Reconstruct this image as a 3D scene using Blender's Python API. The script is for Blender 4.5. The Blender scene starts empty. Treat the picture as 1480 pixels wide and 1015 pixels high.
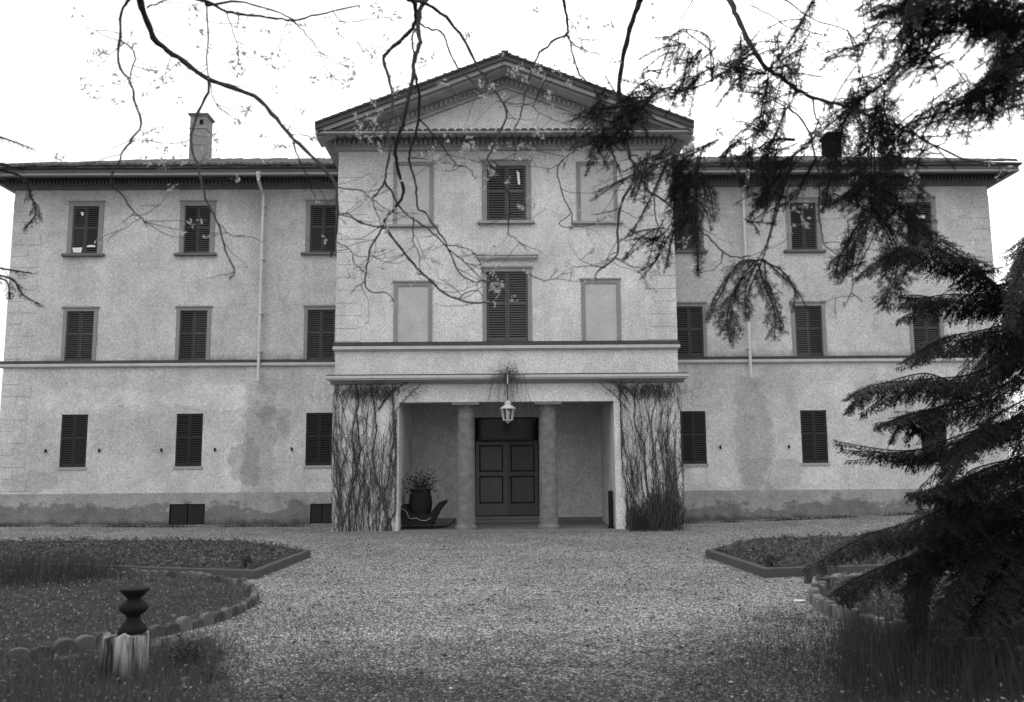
import bpy, math, random
import numpy as np
from mathutils import Vector, Matrix
random.seed(7); rng = np.random.default_rng(7)
S = bpy.context.scene; COL = S.collection
# ---------------------------------------------------------------- camera
CAM = np.array([-0.034, -25.233, 1.6])
YAW, PIT, ROL, FPX = 0.0096, 0.1300, -0.0077, 1274.8
_f = np.array([math.sin(YAW)*math.cos(PIT), math.cos(YAW)*math.cos(PIT), math.sin(PIT)])
_r = np.array([math.cos(YAW), -math.sin(YAW), 0.]); _u = np.cross(_r, _f)
RR = math.cos(ROL)*_r + math.sin(ROL)*_u; UU = -math.sin(ROL)*_r + math.cos(ROL)*_u
cd = bpy.data.cameras.new('camera'); cam = bpy.data.objects.new('camera', cd); COL.objects.link(cam)
M = Matrix.Identity(4)
for i in range(3):
    M[i][0], M[i][1], M[i][2], M[i][3] = RR[i], UU[i], -_f[i], CAM[i]
cam.matrix_world = M
cd.sensor_width = 36; cd.lens = FPX/1480*36; cd.clip_end = 2000; cd.clip_start = .05
cd.dof.use_dof = True; cd.dof.focus_distance = 22; cd.dof.aperture_fstop = 2.8
S.camera = cam
# ---------------------------------------------------------------- world, sun, exposure
W = bpy.data.worlds.new('World'); S.world = W; W.use_nodes = True
wn = W.node_tree; wn.nodes.clear()
sky = wn.nodes.new('ShaderNodeTexSky'); sky.sky_type = 'NISHITA'; sky.sun_disc = False
sky.sun_elevation = math.radians(50); sky.sun_rotation = math.radians(25); sky.dust_density = 6; sky.air_density = 1.5
bw = wn.nodes.new('ShaderNodeRGBToBW'); mx = wn.nodes.new('ShaderNodeMath'); mx.operation = 'MULTIPLY_ADD'
mx.inputs[1].default_value = .35; mx.inputs[2].default_value = 7.6      # cloud layer over the clear sky
bg = wn.nodes.new('ShaderNodeBackground'); bg.inputs[1].default_value = .15
wo = wn.nodes.new('ShaderNodeOutputWorld')
wn.links.new(sky.outputs[0], bw.inputs[0]); wn.links.new(bw.outputs[0], mx.inputs[0])
wn.links.new(mx.outputs[0], bg.inputs[0]); wn.links.new(bg.outputs[0], wo.inputs[0])
sl = bpy.data.lights.new('sun', 'SUN'); sl.energy = .5; sl.angle = math.radians(30)
so = bpy.data.objects.new('sun', sl); COL.objects.link(so)
so.rotation_euler = (math.radians(40), 0, math.radians(-25)); so.location = (0, -20, 30)
S.view_settings.view_transform = 'Standard'; S.view_settings.look = 'None'
S.view_settings.exposure = 0.0; S.view_settings.gamma = 1

# ---------------------------------------------------------------- helpers
def U(px, py, d):
    """point at camera-depth d seen at photo pixel"""
    return CAM + d*(_f + RR*(px-740)/FPX - UU*(py-507.5)/FPX)

class E:                                              # tiny node-expression helper
    def __init__(s, nt, k): s.nt, s.k = nt, k
    def _m(s, op, *a, clamp=False):
        n = s.nt.nodes.new('ShaderNodeMath'); n.operation = op; n.use_clamp = clamp
        for i, v in enumerate(a):
            if isinstance(v, E): s.nt.links.new(v.k, n.inputs[i])
            else: n.inputs[i].default_value = v
        return E(s.nt, n.outputs[0])
    def __add__(s, o): return s._m('ADD', s, o)
    def __radd__(s, o): return s._m('ADD', o, s)
    def __sub__(s, o): return s._m('SUBTRACT', s, o)
    def __rsub__(s, o): return s._m('SUBTRACT', o, s)
    def __mul__(s, o): return s._m('MULTIPLY', s, o)
    __rmul__ = __mul__
    def abs(s): return s._m('ABSOLUTE', s)
    def sat(s): return s._m('ADD', s, 0., clamp=True)
    def mn(s, o): return s._m('MINIMUM', s, o)
    def mxm(s, o): return s._m('MAXIMUM', s, o)
    def sqrt(s): return s._m('SQRT', s)
    def ramp(s, a, b):                                # 0 at a, 1 at b (a may exceed b)
        return ((s - a) * (1./(b-a))).sat()

class Mat:
    def __init__(s, name, rough=.9, spec=.2):
        s.m = bpy.data.materials.new(name); s.m.use_nodes = True; s.nt = s.m.node_tree
        s.b = s.nt.nodes['Principled BSDF']; s.b.inputs['Roughness'].default_value = rough
        s.b.inputs['Specular IOR Level'].default_value = spec
        tc = s.nt.nodes.new('ShaderNodeTexCoord'); s.tc = tc
        sp = s.nt.nodes.new('ShaderNodeSeparateXYZ'); s.nt.links.new(tc.outputs['Object'], sp.inputs[0])
        s.x, s.y, s.z = [E(s.nt, sp.outputs[i]) for i in range(3)]
    def noise(s, scale, detail=3, rough=.6, stretch=None, off=0):
        n = s.nt.nodes.new('ShaderNodeTexNoise'); n.inputs['Scale'].default_value = scale
        n.inputs['Detail'].default_value = detail; n.inputs['Roughness'].default_value = rough
        mp = s.nt.nodes.new('ShaderNodeMapping'); mp.inputs['Location'].default_value = (off, off*.7, off*.3)
        if stretch: mp.inputs['Scale'].default_value = stretch
        s.nt.links.new(s.tc.outputs['Object'], mp.inputs[0]); s.nt.links.new(mp.outputs[0], n.inputs['Vector'])
        return E(s.nt, n.outputs[0])
    def voro(s, scale, feature='F1', out=0, stretch=None):
        n = s.nt.nodes.new('ShaderNodeTexVoronoi'); n.inputs['Scale'].default_value = scale; n.feature = feature
        if stretch:
            mp = s.nt.nodes.new('ShaderNodeMapping'); mp.inputs['Scale'].default_value = stretch
            s.nt.links.new(s.tc.outputs['Object'], mp.inputs[0]); s.nt.links.new(mp.outputs[0], n.inputs['Vector'])
        else: s.nt.links.new(s.tc.outputs['Object'], n.inputs['Vector'])
        if out == 'col':
            b = s.nt.nodes.new('ShaderNodeRGBToBW'); s.nt.links.new(n.outputs['Color'], b.inputs[0]); return E(s.nt, b.outputs[0])
        return E(s.nt, n.outputs[0])
    def rand(s):
        n = s.nt.nodes.new('ShaderNodeObjectInfo'); return E(s.nt, n.outputs['Random'])
    def islerand(s):
        n = s.nt.nodes.new('ShaderNodeNewGeometry'); return E(s.nt, n.outputs['Random Per Island'])
    def color(s, e):
        if isinstance(e, E):
            c = s.nt.nodes.new('ShaderNodeCombineColor')
            for i in range(3): s.nt.links.new(e.k, c.inputs[i])
            s.nt.links.new(c.outputs[0], s.b.inputs['Base Color'])
        else: s.b.inputs['Base Color'].default_value = (e, e, e, 1)
        return s
    def bump(s, e, strength=.3, dist=.01):
        n = s.nt.nodes.new('ShaderNodeBump'); n.inputs['Strength'].default_value = strength
        n.inputs['Distance'].default_value = dist
        s.nt.links.new(e.k, n.inputs['Height']); s.nt.links.new(n.outputs[0], s.b.inputs['Normal']); return s

class MB:
    def __init__(s): s.v = []; s.f = []
    def add(s, vs, fs):
        o = len(s.v); s.v += [tuple(map(float, v)) for v in vs]; s.f += [tuple(i+o for i in f) for f in fs]; return s
    def box(s, x0, x1, y0, y1, z0, z1):
        return s.add([(x0,y0,z0),(x1,y0,z0),(x1,y1,z0),(x0,y1,z0),(x0,y0,z1),(x1,y0,z1),(x1,y1,z1),(x0,y1,z1)],
                     [(0,3,2,1),(4,5,6,7),(0,1,5,4),(1,2,6,5),(2,3,7,6),(3,0,4,7)])
    def prism(s, poly, y0, y1):                       # polygon in XZ extruded along Y
        n = len(poly)
        return s.add([(x,y0,z) for x,z in poly]+[(x,y1,z) for x,z in poly],
                     [tuple(range(n)), tuple(range(2*n-1, n-1, -1))]+[(i,(i+1)%n+0,(i+1)%n+n,i+n)[::-1] for i in range(n)])
    def prismx(s, poly, x0, x1):                      # polygon in YZ extruded along X
        n = len(poly)
        return s.add([(x0,y,z) for y,z in poly]+[(x1,y,z) for y,z in poly],
                     [tuple(range(n)), tuple(range(2*n-1, n-1, -1))]+[(i,(i+1)%n+0,(i+1)%n+n,i+n)[::-1] for i in range(n)])
    def poly_z(s, poly, z0, z1):
        n = len(poly)
        return s.add([(x,y,z0) for x,y in poly]+[(x,y,z1) for x,y in poly],
                     [tuple(range(n-1,-1,-1)), tuple(range(n, 2*n))]+[(i,(i+1)%n,(i+1)%n+n,i+n) for i in range(n)])
    def tube(s, pts, rad, n=6, cap=True):
        P = np.array(pts, float); k = len(P)
        if not hasattr(rad, '__len__'): rad = [rad]*k
        T = np.gradient(P, axis=0); T /= np.linalg.norm(T, axis=1)[:, None]+1e-9
        a = np.array([0,0,1.]) if abs(T[0][2]) < .9 else np.array([1.,0,0]); vs = []
        nx = np.cross(T[0], a); nx /= np.linalg.norm(nx)
        for i in range(k):
            nx = nx - T[i]*(nx@T[i]); nx /= np.linalg.norm(nx)+1e-9; ny = np.cross(T[i], nx)
            for j in range(n):
                t = 2*math.pi*j/n; vs.append(P[i]+rad[i]*(math.cos(t)*nx+math.sin(t)*ny))
        fs = [(i*n+j, i*n+(j+1)%n, (i+1)*n+(j+1)%n, (i+1)*n+j) for i in range(k-1) for j in range(n)]
        if cap: fs += [tuple(range(n-1,-1,-1)), tuple(range((k-1)*n, k*n))]
        return s.add(vs, fs)
    def lathe(s, prof, c=(0,0,0), n=24):              # prof [(r,z)]
        k = len(prof); vs = []
        for r, z in prof:
            for j in range(n):
                t = 2*math.pi*j/n; vs.append((c[0]+r*math.cos(t), c[1]+r*math.sin(t), c[2]+z))
        fs = [(i*n+j, i*n+(j+1)%n, (i+1)*n+(j+1)%n, (i+1)*n+j) for i in range(k-1) for j in range(n)]
        fs += [tuple(range(n-1,-1,-1)), tuple(range((k-1)*n, k*n))]
        return s.add(vs, fs)
    def mesh(s, name, mat, smooth=False):
        me = bpy.data.meshes.new(name); me.from_pydata(s.v, [], s.f); me.materials.append(mat); me.update()
        if smooth: me.polygons.foreach_set('use_smooth', [True]*len(me.polygons))
        return me
    def build(s, name, mat, parent=None, smooth=False, bevel=0, **k):
        return obj(name, s.mesh(name, mat, smooth), parent, bevel=bevel, **k)
def obj(name, me, parent=None, loc=None, bevel=0, **k):
    o = bpy.data.objects.new(name, me); COL.objects.link(o)
    if parent is not None: o.parent = parent
    if loc is not None: o.location = loc
    if bevel:
        b = o.modifiers.new('bevel', 'BEVEL'); b.width = bevel; b.segments = 2; b.limit_method = 'ANGLE'
    for a, v in k.items(): o[a] = v
    return o
def tag(o, label, cat, group=None):
    o['label'] = label; o['category'] = cat
    if group: o['group'] = group
    return o
def empty(name, loc=(0,0,0)):
    o = bpy.data.objects.new(name, None); COL.objects.link(o); o.location = loc; return o
def npmesh(name, V, F, mat, parent=None, **k):         # V (n,3), F (m,3|4) int arrays
    me = bpy.data.meshes.new(name); m, c = F.shape
    me.vertices.add(len(V)); me.vertices.foreach_set('co', V.astype(np.float32).ravel())
    me.loops.add(m*c); me.loops.foreach_set('vertex_index', F.astype(np.int32).ravel())
    me.polygons.add(m); me.polygons.foreach_set('loop_start', np.arange(0, m*c, c, dtype=np.int32))
    me.update(calc_edges=True); me.validate(); me.materials.append(mat)
    return obj(name, me, parent, **k)
def nrm(a): return a/(np.linalg.norm(a, axis=-1, keepdims=True)+1e-9)

# ---------------------------------------------------------------- materials
def plaster(name, base, stains=True, low=False):
    m = Mat(name, .95, .1)
    big = m.noise(.35, 4, .6); mid = m.noise(1.6, 6, .7, off=9); grain = m.noise(26, 2, .9, off=3); gr2 = m.noise(60, 1, .8, off=5)
    streak = m.noise(1.3, 3, .7, (3.5, 1, .25), 4)
    blot = m.noise(.8, 5, .6, off=31).ramp(.47, .53)
    c = base*(.24 + .72*big + .62*mid + .24*streak - .09*blot)
    c = c * (1. + 1.7*(grain-.5) + .9*(gr2-.5))
    if stains:
        dz = m.z
        for x0 in (-7.0, 7.03):                        # water stains under the short downpipes
            w = (m.x + (m.noise(1.1, 4, .6, off=x0)-.5)*1.3 - x0).abs()
            k = w.ramp(.48, .38)*dz.ramp(4.15, 3.9)
            c = c*(1. - .22*k)
            k2 = (m.x + (mid-.5)*.5 - x0).abs().ramp(.75, .3)*dz.ramp(5.2, 7.0)*.10
            c = c*(1. - k2)
        for (x0, z0, rx, rz, d) in [(-7.35,1.75,.42,.62,.20),(-6.6,3.15,.45,.22,.14),(-6.3,2.75,.22,.32,.16),(-13.3,1.25,.7,.3,.14),(-10.6,2.6,1.3,.7,.08),
                                    (-6.9,2.3,.7,1.2,.08),(7.6,1.35,.9,.45,.12),(11.6,2.7,1.2,.6,.05),(-13.9,2.0,.5,1.2,-.08),(5.9,1.9,.7,1.1,-.07),(9.2,3.5,.9,.5,-.09),(-8.2,3.6,1.6,.35,-.10),(-12,3.6,1.8,.3,-.08)]:
            ex = (m.x - x0)*(1./rx); ez = (m.z - z0)*(1./rz)
            r = (ex*ex+ez*ez).sqrt() + (m.noise(2.2, 4, .65, off=x0+z0)-.5)*1.5
            c = c*(1. - 1.3*d*r.ramp(1.06, .99))
        # drip marks under the sills near the portico, grime below the belt
        drip = m.noise(9, 2, .5, (1, 1, .05), 2).ramp(.52, .6)*m.z.ramp(1.0, 1.55)*(m.x.abs()-5.3).abs().ramp(.55, .45)*m.z.ramp(1.68, 1.6)
        c = c*(1. - .22*drip)
        moss = m.noise(1.2, 5, .7, (1,1,.2), 8).ramp(.36, .62)*m.z.ramp(4.90, 4.66)*m.z.ramp(4.5, 4.6)
        c = c*(1. - .6*moss)
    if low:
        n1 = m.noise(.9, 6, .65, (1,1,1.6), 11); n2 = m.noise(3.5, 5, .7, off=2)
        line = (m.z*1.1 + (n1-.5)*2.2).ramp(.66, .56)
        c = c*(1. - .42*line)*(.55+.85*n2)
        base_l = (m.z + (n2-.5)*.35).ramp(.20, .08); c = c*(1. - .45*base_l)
    m.color(c).bump(grain*.6+gr2*.4, .25, .01)
    return m.m
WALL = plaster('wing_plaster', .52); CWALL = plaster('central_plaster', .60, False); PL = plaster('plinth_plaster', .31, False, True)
INNER = plaster('porch_plaster', .52, False)
TRIM = Mat('trim_stone', .9); TRIM.color(.34*(.7+.5*TRIM.noise(3, 5))*(.55+.9*TRIM.noise(30, 2))); TRIM = TRIM.m
LEDGE = Mat('ledge_plaster', .9); LEDGE.color(.52*(.5+.6*LEDGE.noise(2.5, 6, .75)+.3*LEDGE.noise(30, 2))); LEDGE = LEDGE.m
LICH = Mat('lichen_ledge', .95); LICH.color(.06*(.5+1.*LICH.noise(4, 6, .75))); LICH = LICH.m
FRAME = Mat('window_surround', .9); FRAME.color(.25*(.65+.4*FRAME.noise(2, 5)+.3*FRAME.noise(30, 2))); FRAME = FRAME.m
PANEL = Mat('blind_panel', .95); PANEL.color(.47*(.35+.7*PANEL.noise(1.8, 6, .75)+.8*PANEL.noise(28, 2)-.1)); PANEL = PANEL.m
def wood(name, base, rough=.7):
    m = Mat(name, rough, .3)
    m.color(base*(.70+.6*m.rand())*(.55+.5*m.noise(4, 5, .7)+.4*m.noise(30, 3, .6, (1, 1, .1)))); m.bump(m.noise(40, 3, .6, (1,1,.1)), .3, .004); return m.m
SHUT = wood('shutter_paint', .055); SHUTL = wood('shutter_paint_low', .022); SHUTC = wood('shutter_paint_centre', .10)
DOORM = wood('door_wood', .12, .6); DOORD = wood('door_moulding', .02)
DARK = Mat('dark_interior'); DARK.color(.012); DARK = DARK.m
TILE = Mat('roof_tiles', .9); TILE.color(.085*(.4+1.2*TILE.noise(3, 5, .7))); TILE = TILE.m
GUT = Mat('gutter_metal', .6, .4); GUT.color(.115*(.7+.6*GUT.noise(2, 5))); GUT = GUT.m
GUTL = Mat('gutter_lip', .6, .4); GUTL.color(.30*(.6+.7*GUTL.noise(1.2, 5))); GUTL = GUTL.m
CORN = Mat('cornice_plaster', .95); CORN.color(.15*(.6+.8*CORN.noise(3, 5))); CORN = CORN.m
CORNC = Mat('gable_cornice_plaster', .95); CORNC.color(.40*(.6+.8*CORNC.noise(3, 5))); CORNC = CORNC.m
PIPE = Mat('downpipe_zinc', .5, .5); PIPE.color(.62*(.7+.5*PIPE.noise(2.5, 4))); PIPE = PIPE.m
BRICK = Mat('chimney_plaster', .95); BRICK.color(.27*(.0+1.3*BRICK.noise(6, 6, .8)+.6*BRICK.noise(30, 2))); BRICK = BRICK.m
STONE = Mat('column_stone', .9)
_n = STONE.noise(5, 6, .75); STONE.color(.17*(-.15+1.8*_n+.5*STONE.noise(28, 3))); STONE.bump(_n, .5, .02); STONE = STONE.m
STEP = Mat('step_stone', .9); STEP.color(.17*(.6+.8*STEP.noise(6, 5))); STEP = STEP.m
WHITE = Mat('white_metal', .45, .5); WHITE.color(.55*(.75+.4*WHITE.noise(30, 3))); WHITE = WHITE.m
PAPER = Mat('white_scrap', .9); PAPER.color(.85*(.8+.3*PAPER.noise(12, 3))); PAPER = PAPER.m
IRON = Mat('dark_iron', .8, .15); IRON.color(.013*(.6+.9*IRON.noise(20, 4))); IRON = IRON.m
BARK = Mat('bark', .9); BARK.color(.050*(.5+1.*BARK.noise(60, 5, .7))); BARK.bump(BARK.noise(120, 4, .7), .6, .004); BARK = BARK.m
CBARK = Mat('conifer_bark', 1., .05); CBARK.color(.018); CBARK = CBARK.m
VINE = Mat('vine_bark', .95); VINE.color(.055*(.45+1.1*VINE.noise(14, 5, .7))); VINE = VINE.m
GLASS = Mat('transom_glass', .12, .25); GLASS.color(.006); GLASS = GLASS.m
def leafmat(name, base, tr=.35, rough=.6):
    m = Mat(name, rough, .25); m.color(base*(.45+1.1*m.islerand()))
    if tr:
        t = m.nt.nodes.new('ShaderNodeBsdfTranslucent'); t.inputs[0].default_value = (base,)*3+(1,)
        x = m.nt.nodes.new('ShaderNodeMixShader'); x.inputs[0].default_value = tr
        out = m.nt.nodes['Material Output']
        m.nt.links.new(m.b.outputs[0], x.inputs[1]); m.nt.links.new(t.outputs[0], x.inputs[2]); m.nt.links.new(x.outputs[0], out.inputs[0])
    return m.m
NEEDLE = leafmat('needles', .020, .12); NEEDLEG = leafmat('needles_pale', .035, .2); LEAF = leafmat('young_leaves', .50, .45)
GRASS = leafmat('grass_blades', .085, .25); GRASSD = leafmat('grass_blades_dark', .045, .2); BEDLEAF = leafmat('bedding_leaves', .11, .2); LITTER = leafmat('dead_leaves', .22, .1)
FARLEAF = leafmat('far_leaves', .09, .3)
# ---------------------------------------------------------------- ground
def sm(a): a = np.clip(a, 0, 1); return a*a*(3-2*a)
def hz(x, y): return .20*sm((x-5)/8)*sm((y+9)/8) + .06*sm((-x-8)/6)*sm((y+9)/8)
g = Mat('gravel', .95, .15)
v1 = g.voro(48, out='col'); v2 = g.voro(100, out='col'); e1 = g.voro(48, 'F1'); pat = g.noise(.5, 5, .65); pat2 = g.noise(2.5, 5, .7, off=4)
tr = (g.noise(.42, 7, .75, off=20) + (g.y+16.2)*-.10 + (g.x*g.x)*.004 - (g.y+14.).ramp(0., 3.)*.25).ramp(.50, .72)     # mossy patches by noise, plus foreground shade painted in, darker nearer and outward
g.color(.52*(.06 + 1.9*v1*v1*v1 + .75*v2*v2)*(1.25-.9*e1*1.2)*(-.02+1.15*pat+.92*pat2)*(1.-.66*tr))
g.bump(v1*.7 + v2*.3 - e1, .8, .02)
xs = np.concatenate([np.linspace(-500,-40,8), np.arange(-36, 37, 1.), np.linspace(40,500,8)]); ys = np.concatenate([np.linspace(-300,-40,6), np.arange(-36, 10, 1.), np.linspace(14,600,10)])
XX, YY = np.meshgrid(xs, ys); V = np.stack([XX, YY, hz(XX, YY)], -1).reshape(-1, 3)
nx, ny = len(xs), len(ys); I = np.arange(nx*ny).reshape(ny, nx)
F = np.stack([I[:-1,:-1], I[:-1,1:], I[1:,1:], I[1:,:-1]], -1).reshape(-1, 4)
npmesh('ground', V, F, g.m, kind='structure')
soil = Mat('soil', 1., .05); soil.color(.055*(.4+.8*soil.noise(9, 6, .75)+.5*soil.noise(45, 3))); soil.bump(soil.noise(14, 6, .8), .9, .05); SOIL = soil.m
lawn = Mat('lawn_soil', 1., .05); lawn.color(.060*(.35+.8*lawn.noise(5, 6, .75)+.7*lawn.noise(50, 3))); lawn.bump(lawn.noise(30, 6, .8), .9, .04); LAWN = lawn.m
# pebbles lying on the gravel
N = 52000; d = rng.uniform(5.6, 24, N)**1.0; px = rng.uniform(-60, 1540, N)
P = np.stack([CAM[0]+(px-740)/FPX*d, CAM[1]+d, np.zeros(N)], -1); P[:,2] = hz(P[:,0], P[:,1])
s = rng.uniform(.003, .008, N)*(1+.03*d)
oc = np.array([(1,0,0),(0,1,0),(-1,0,0),(0,-1,0),(0,0,.6),(0,0,-.6)], float)
oc_v = oc
V = P[:,None,:] + (oc[None]*rng.uniform(.6, 1.3, (N,6,3)))*s[:,None,None]; V[:,:,2] += s[:,None]*.3
of = np.array([(0,1,4),(1,2,4),(2,3,4),(3,0,4),(1,0,5),(2,1,5),(3,2,5),(0,3,5)])
F = (of[None]+6*np.arange(N)[:,None,None]).reshape(-1, 3)
pb = Mat('pebble_stone', .85, .2); _r2 = pb.islerand(); pb.color(.04 + .60*_r2*_r2*_r2)
npmesh('loose_gravel', V.reshape(-1, 3), F, pb.m, kind='stuff')

# ---------------------------------------------------------------- the villa
CY = -3.131; XC = .045; CL, CR = -4.28, 4.37; WX = 14.36
villa = empty('villa', (0,0,0)); tag(villa, 'pale plastered three storey villa with gabled centre and columned portico', 'villa')
def front(mb, xa, xb, za, zb, holes, Y, dep=.12):
    xs = sorted({xa, xb, *[h[0] for h in holes], *[h[1] for h in holes]}); zs = sorted({za, zb, *[h[2] for h in holes], *[h[3] for h in holes]})
    for i in range(len(xs)-1):
        for j in range(len(zs)-1):
            cx, cz = (xs[i]+xs[i+1])/2, (zs[j]+zs[j+1])/2
            if any(h[0] < cx < h[1] and h[2] < cz < h[3] for h in holes): continue
            mb.add([(xs[i],Y,zs[j]),(xs[i+1],Y,zs[j]),(xs[i+1],Y,zs[j+1]),(xs[i],Y,zs[j+1])], [(0,1,2,3)])
    for (a,b,c,d_) in holes:
        mb.add([(a,Y,c),(b,Y,c),(b,Y,d_),(a,Y,d_),(a,Y+dep,c),(b,Y+dep,c),(b,Y+dep,d_),(a,Y+dep,d_)],
               [(0,4,5,1),(1,5,6,2),(2,6,7,3),(3,7,4,0)])
WIN = []   # x0,x1,z0,z1,row,side
for sx, cols in ((-1, (12.24, 8.98, 5.30)), (1, (12.26, 8.83, 5.36))):
    for cx in cols:
        for row, (z0, z1, hw) in {3:(7.83,9.26,.38), 2:((4.67,6.14,.395) if sx < 0 else (4.70,6.17,.395)), 1:((1.67,3.16,.375) if sx < 0 else (1.63,3.13,.375))}.items():
            WIN.append((sx*cx-hw, sx*cx+hw, z0, z1, row, sx))
for sx in (-1, 1):
    mb = MB(); hs = [w[:4] for w in WIN if w[5] == sx]
    cel = [(-9.45,-8.45,.04,.62), (-5.50,-4.85,.04,.60)] if sx < 0 else []
    a, b = (-WX, CL) if sx < 0 else (CR, WX)
    front(mb, a, b, -.1, 9.93, hs+cel, 0.)
    xo = a if sx < 0 else b
    mb.add([(xo,0,-.1),(xo,9,-.1),(xo,9,9.93),(xo,0,9.93)], [(0,1,2,3) if sx > 0 else (3,2,1,0)])
    mb.add([(a,9,-.1),(b,9,-.1),(b,9,9.93),(a,9,9.93)], [(3,2,1,0)])
    mb.build('wing_wall', WALL, villa)
    # plinth, 18 mm proud, stopped at the cellar openings
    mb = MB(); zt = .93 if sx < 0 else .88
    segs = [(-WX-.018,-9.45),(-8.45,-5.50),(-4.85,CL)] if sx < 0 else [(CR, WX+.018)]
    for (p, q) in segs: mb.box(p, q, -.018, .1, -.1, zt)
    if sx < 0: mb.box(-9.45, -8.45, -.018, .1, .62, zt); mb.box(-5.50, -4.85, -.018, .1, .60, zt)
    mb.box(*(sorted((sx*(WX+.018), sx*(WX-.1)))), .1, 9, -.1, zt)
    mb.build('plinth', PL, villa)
    for c in cel:
        mb = MB().box(c[0], c[1], .09, .12, c[2], c[3])
        for i in range(2):
            w = (c[1]-c[0])/2; x0 = c[0]+i*w; mb.box(x0+.02, x0+w-.02, .03, .09, c[2], c[3]-.02)
            for k in range(7): mb.box(x0+.07, x0+w-.07, .015, .03, c[2]+.05+k*.075, c[2]+.09+k*.075)
        mb.build('cellar_hatch', SHUTL, villa)
    # belt course
    mb = MB().box(a-(.1 if sx < 0 else 0), b+(.1 if sx > 0 else 0), -.10, 0, 4.525, 4.60); mb.box(a-(.1 if sx < 0 else 0), b+(.1 if sx > 0 else 0), -.06, 0, 4.50, 4.525)
    if sx > 0: mb.box(WX, WX+.1, 0, 9, 4.50, 4.60)
    else: mb.box(-WX-.1, -WX, 0, 9, 4.50, 4.60)
    mb.build('belt_course', LEDGE, villa)
    mb = MB(); mb.prismx([(-.098, 4.60), (0, 4.60), (0, 4.70), (-.07, 4.69)], a-(.085 if sx < 0 else 0), b+(.085 if sx > 0 else 0))
    mb.build('belt_weathering', LICH, villa)
    # eaves: gutter, light lip, soffit, dentils, bed mould
    e0, e1 = (-WX-.52, CL-.0) if sx < 0 else (CR+.0, WX+.52)
    mb = MB(); mb.box(e0, e1, -.80, -.70, 10.0, 10.16); mb.box(*(sorted((sx*(WX+.52), sx*(WX+.42)))), -.70, 9.6, 10.0, 10.16)
    mb.build('gutter', GUT, villa, bevel=.02)
    mb = MB(); mb.box(e0-.01, e1+.01, -.81, -.68, 9.935, 9.995); mb.box(*(sorted((sx*(WX+.53), sx*(WX+.40)))), -.68, 9.6, 9.935, 9.995)
    mb.build('gutter_lip', GUTL, villa, bevel=.012)
    mb = MB(); mb.box(e0+.02, e1-.02, -.68, 0.1, 10.05, 10.1); mb.box(*(sorted((sx*(WX+.40), sx*(WX-.05)))), .1, 9.6, 10.05, 10.1)
    mb.box(*(sorted((sx*CR if sx>0 else CL, sx*(WX+.08)))), -.10, .05, 9.76, 9.84)
    mb.box(*(sorted((sx*WX, sx*(WX+.08)))), .05, 9, 9.76, 9.84)
    mb.box(*(sorted((sx*CR if sx>0 else CL, sx*(WX+.13)))), -.15, .05, 9.84, 10.05)
    mb.box(*(sorted((sx*WX, sx*(WX+.13)))), .05, 9, 9.84, 10.05)
    n = int((WX+.28-4.4)/.11)
    for i in range(n):
        x = sx*(4.45+i*.11); mb.box(x-.028, x+.028, -.24, -.15, 9.88, 9.99)
    for i in range(80):
        y = -.25+i*.11; mb.box(*(sorted((sx*(WX+.13), sx*(WX+.22)))), y, y+.056, 9.88, 9.99)
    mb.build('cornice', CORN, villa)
    # hipped roof slab and rows of half-round tiles along the eave
    ro = sx*(WX+.58); ri = (CL-.2 if sx < 0 else CR+.2)*.0
    rd = 12.2; hy = 4.4
    mb = MB().add([(ro,-.88,10.17),(ri,-.88,10.17),(ri,hy,rd),(sx*(WX-4.6),hy,rd),(ro,9.7,10.17),(ri,9.7,10.17),(ro,-.88,10.12),(ri,-.88,10.12),(ro,9.7,10.12),(ri,9.7,10.12)],
                  [(0,1,2,3),(0,3,4),(4,3,2,5),(0,6,7,1),(0,4,8,6),(6,8,9,7),(4,5,9,8)])
    roof = mb.build('roof', TILE, villa)
    mb = MB(); n = int((WX+.5-4.5)/.19); sl = (rd-10.17)/(hy+.88)
    for i in range(n):
        x = sx*(4.62+i*.19)+random.uniform(-.012,.012); y0 = -.93+random.uniform(-.03,.03); L = min(5.0, max(.4, (WX+.58-abs(x))*1.15)); dz = random.uniform(-.012,.022)
        q = [(math.cos(t)*.085, math.sin(t)*.075) for t in [math.pi*k/6 for k in range(7)]]
        vs = [(x+a, y0, 10.175+dz+b_) for a, b_ in q]+[(x+a*.9, y0+L, 10.175+dz+b_+L*sl) for a, b_ in q]
        mb.add(vs, [(k, k+1, k+8, k+7) for k in range(6)]+[tuple(range(6,-1,-1))])
    mb.build('tile_row', TILE, roof)
    # chimneys
    if sx < 0:
        mb = MB().box(-9.95, -9.43, 1.7, 2.3, 10.9, 12.45); mb.box(-9.97,-9.41, 1.68,2.32, 12.30,12.35)
        # pierced head
        mb.box(-9.95,-9.80, 1.7,2.3, 12.45,12.72); mb.box(-9.64,-9.43, 1.7,2.3, 12.60,12.72); mb.box(-9.54,-9.43,1.7,2.3,12.45,12.60); mb.box(-9.80,-9.64,1.7,2.3,12.45,12.72)
        mb.box(-9.98,-9.40,1.67,2.33,12.72,12.76); mb.box(-10.01,-9.37,1.64,2.36,12.76,12.82)
        ch = mb.build('chimney', BRICK, roof, bevel=.015)
        MB().box(-9.635,-9.545,1.675,1.699,12.47,12.59).build('smoke_hole', DARK, ch)
    else:
        mb = MB().box(10.36, 10.78, 1.7, 2.3, 10.9, 12.0); mb.box(10.31,10.83,1.65,2.35,12.0,12.1)
        mb.build('chimney', IRON, roof, label='dark chimney on the right roof behind the conifer sprays')
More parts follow.
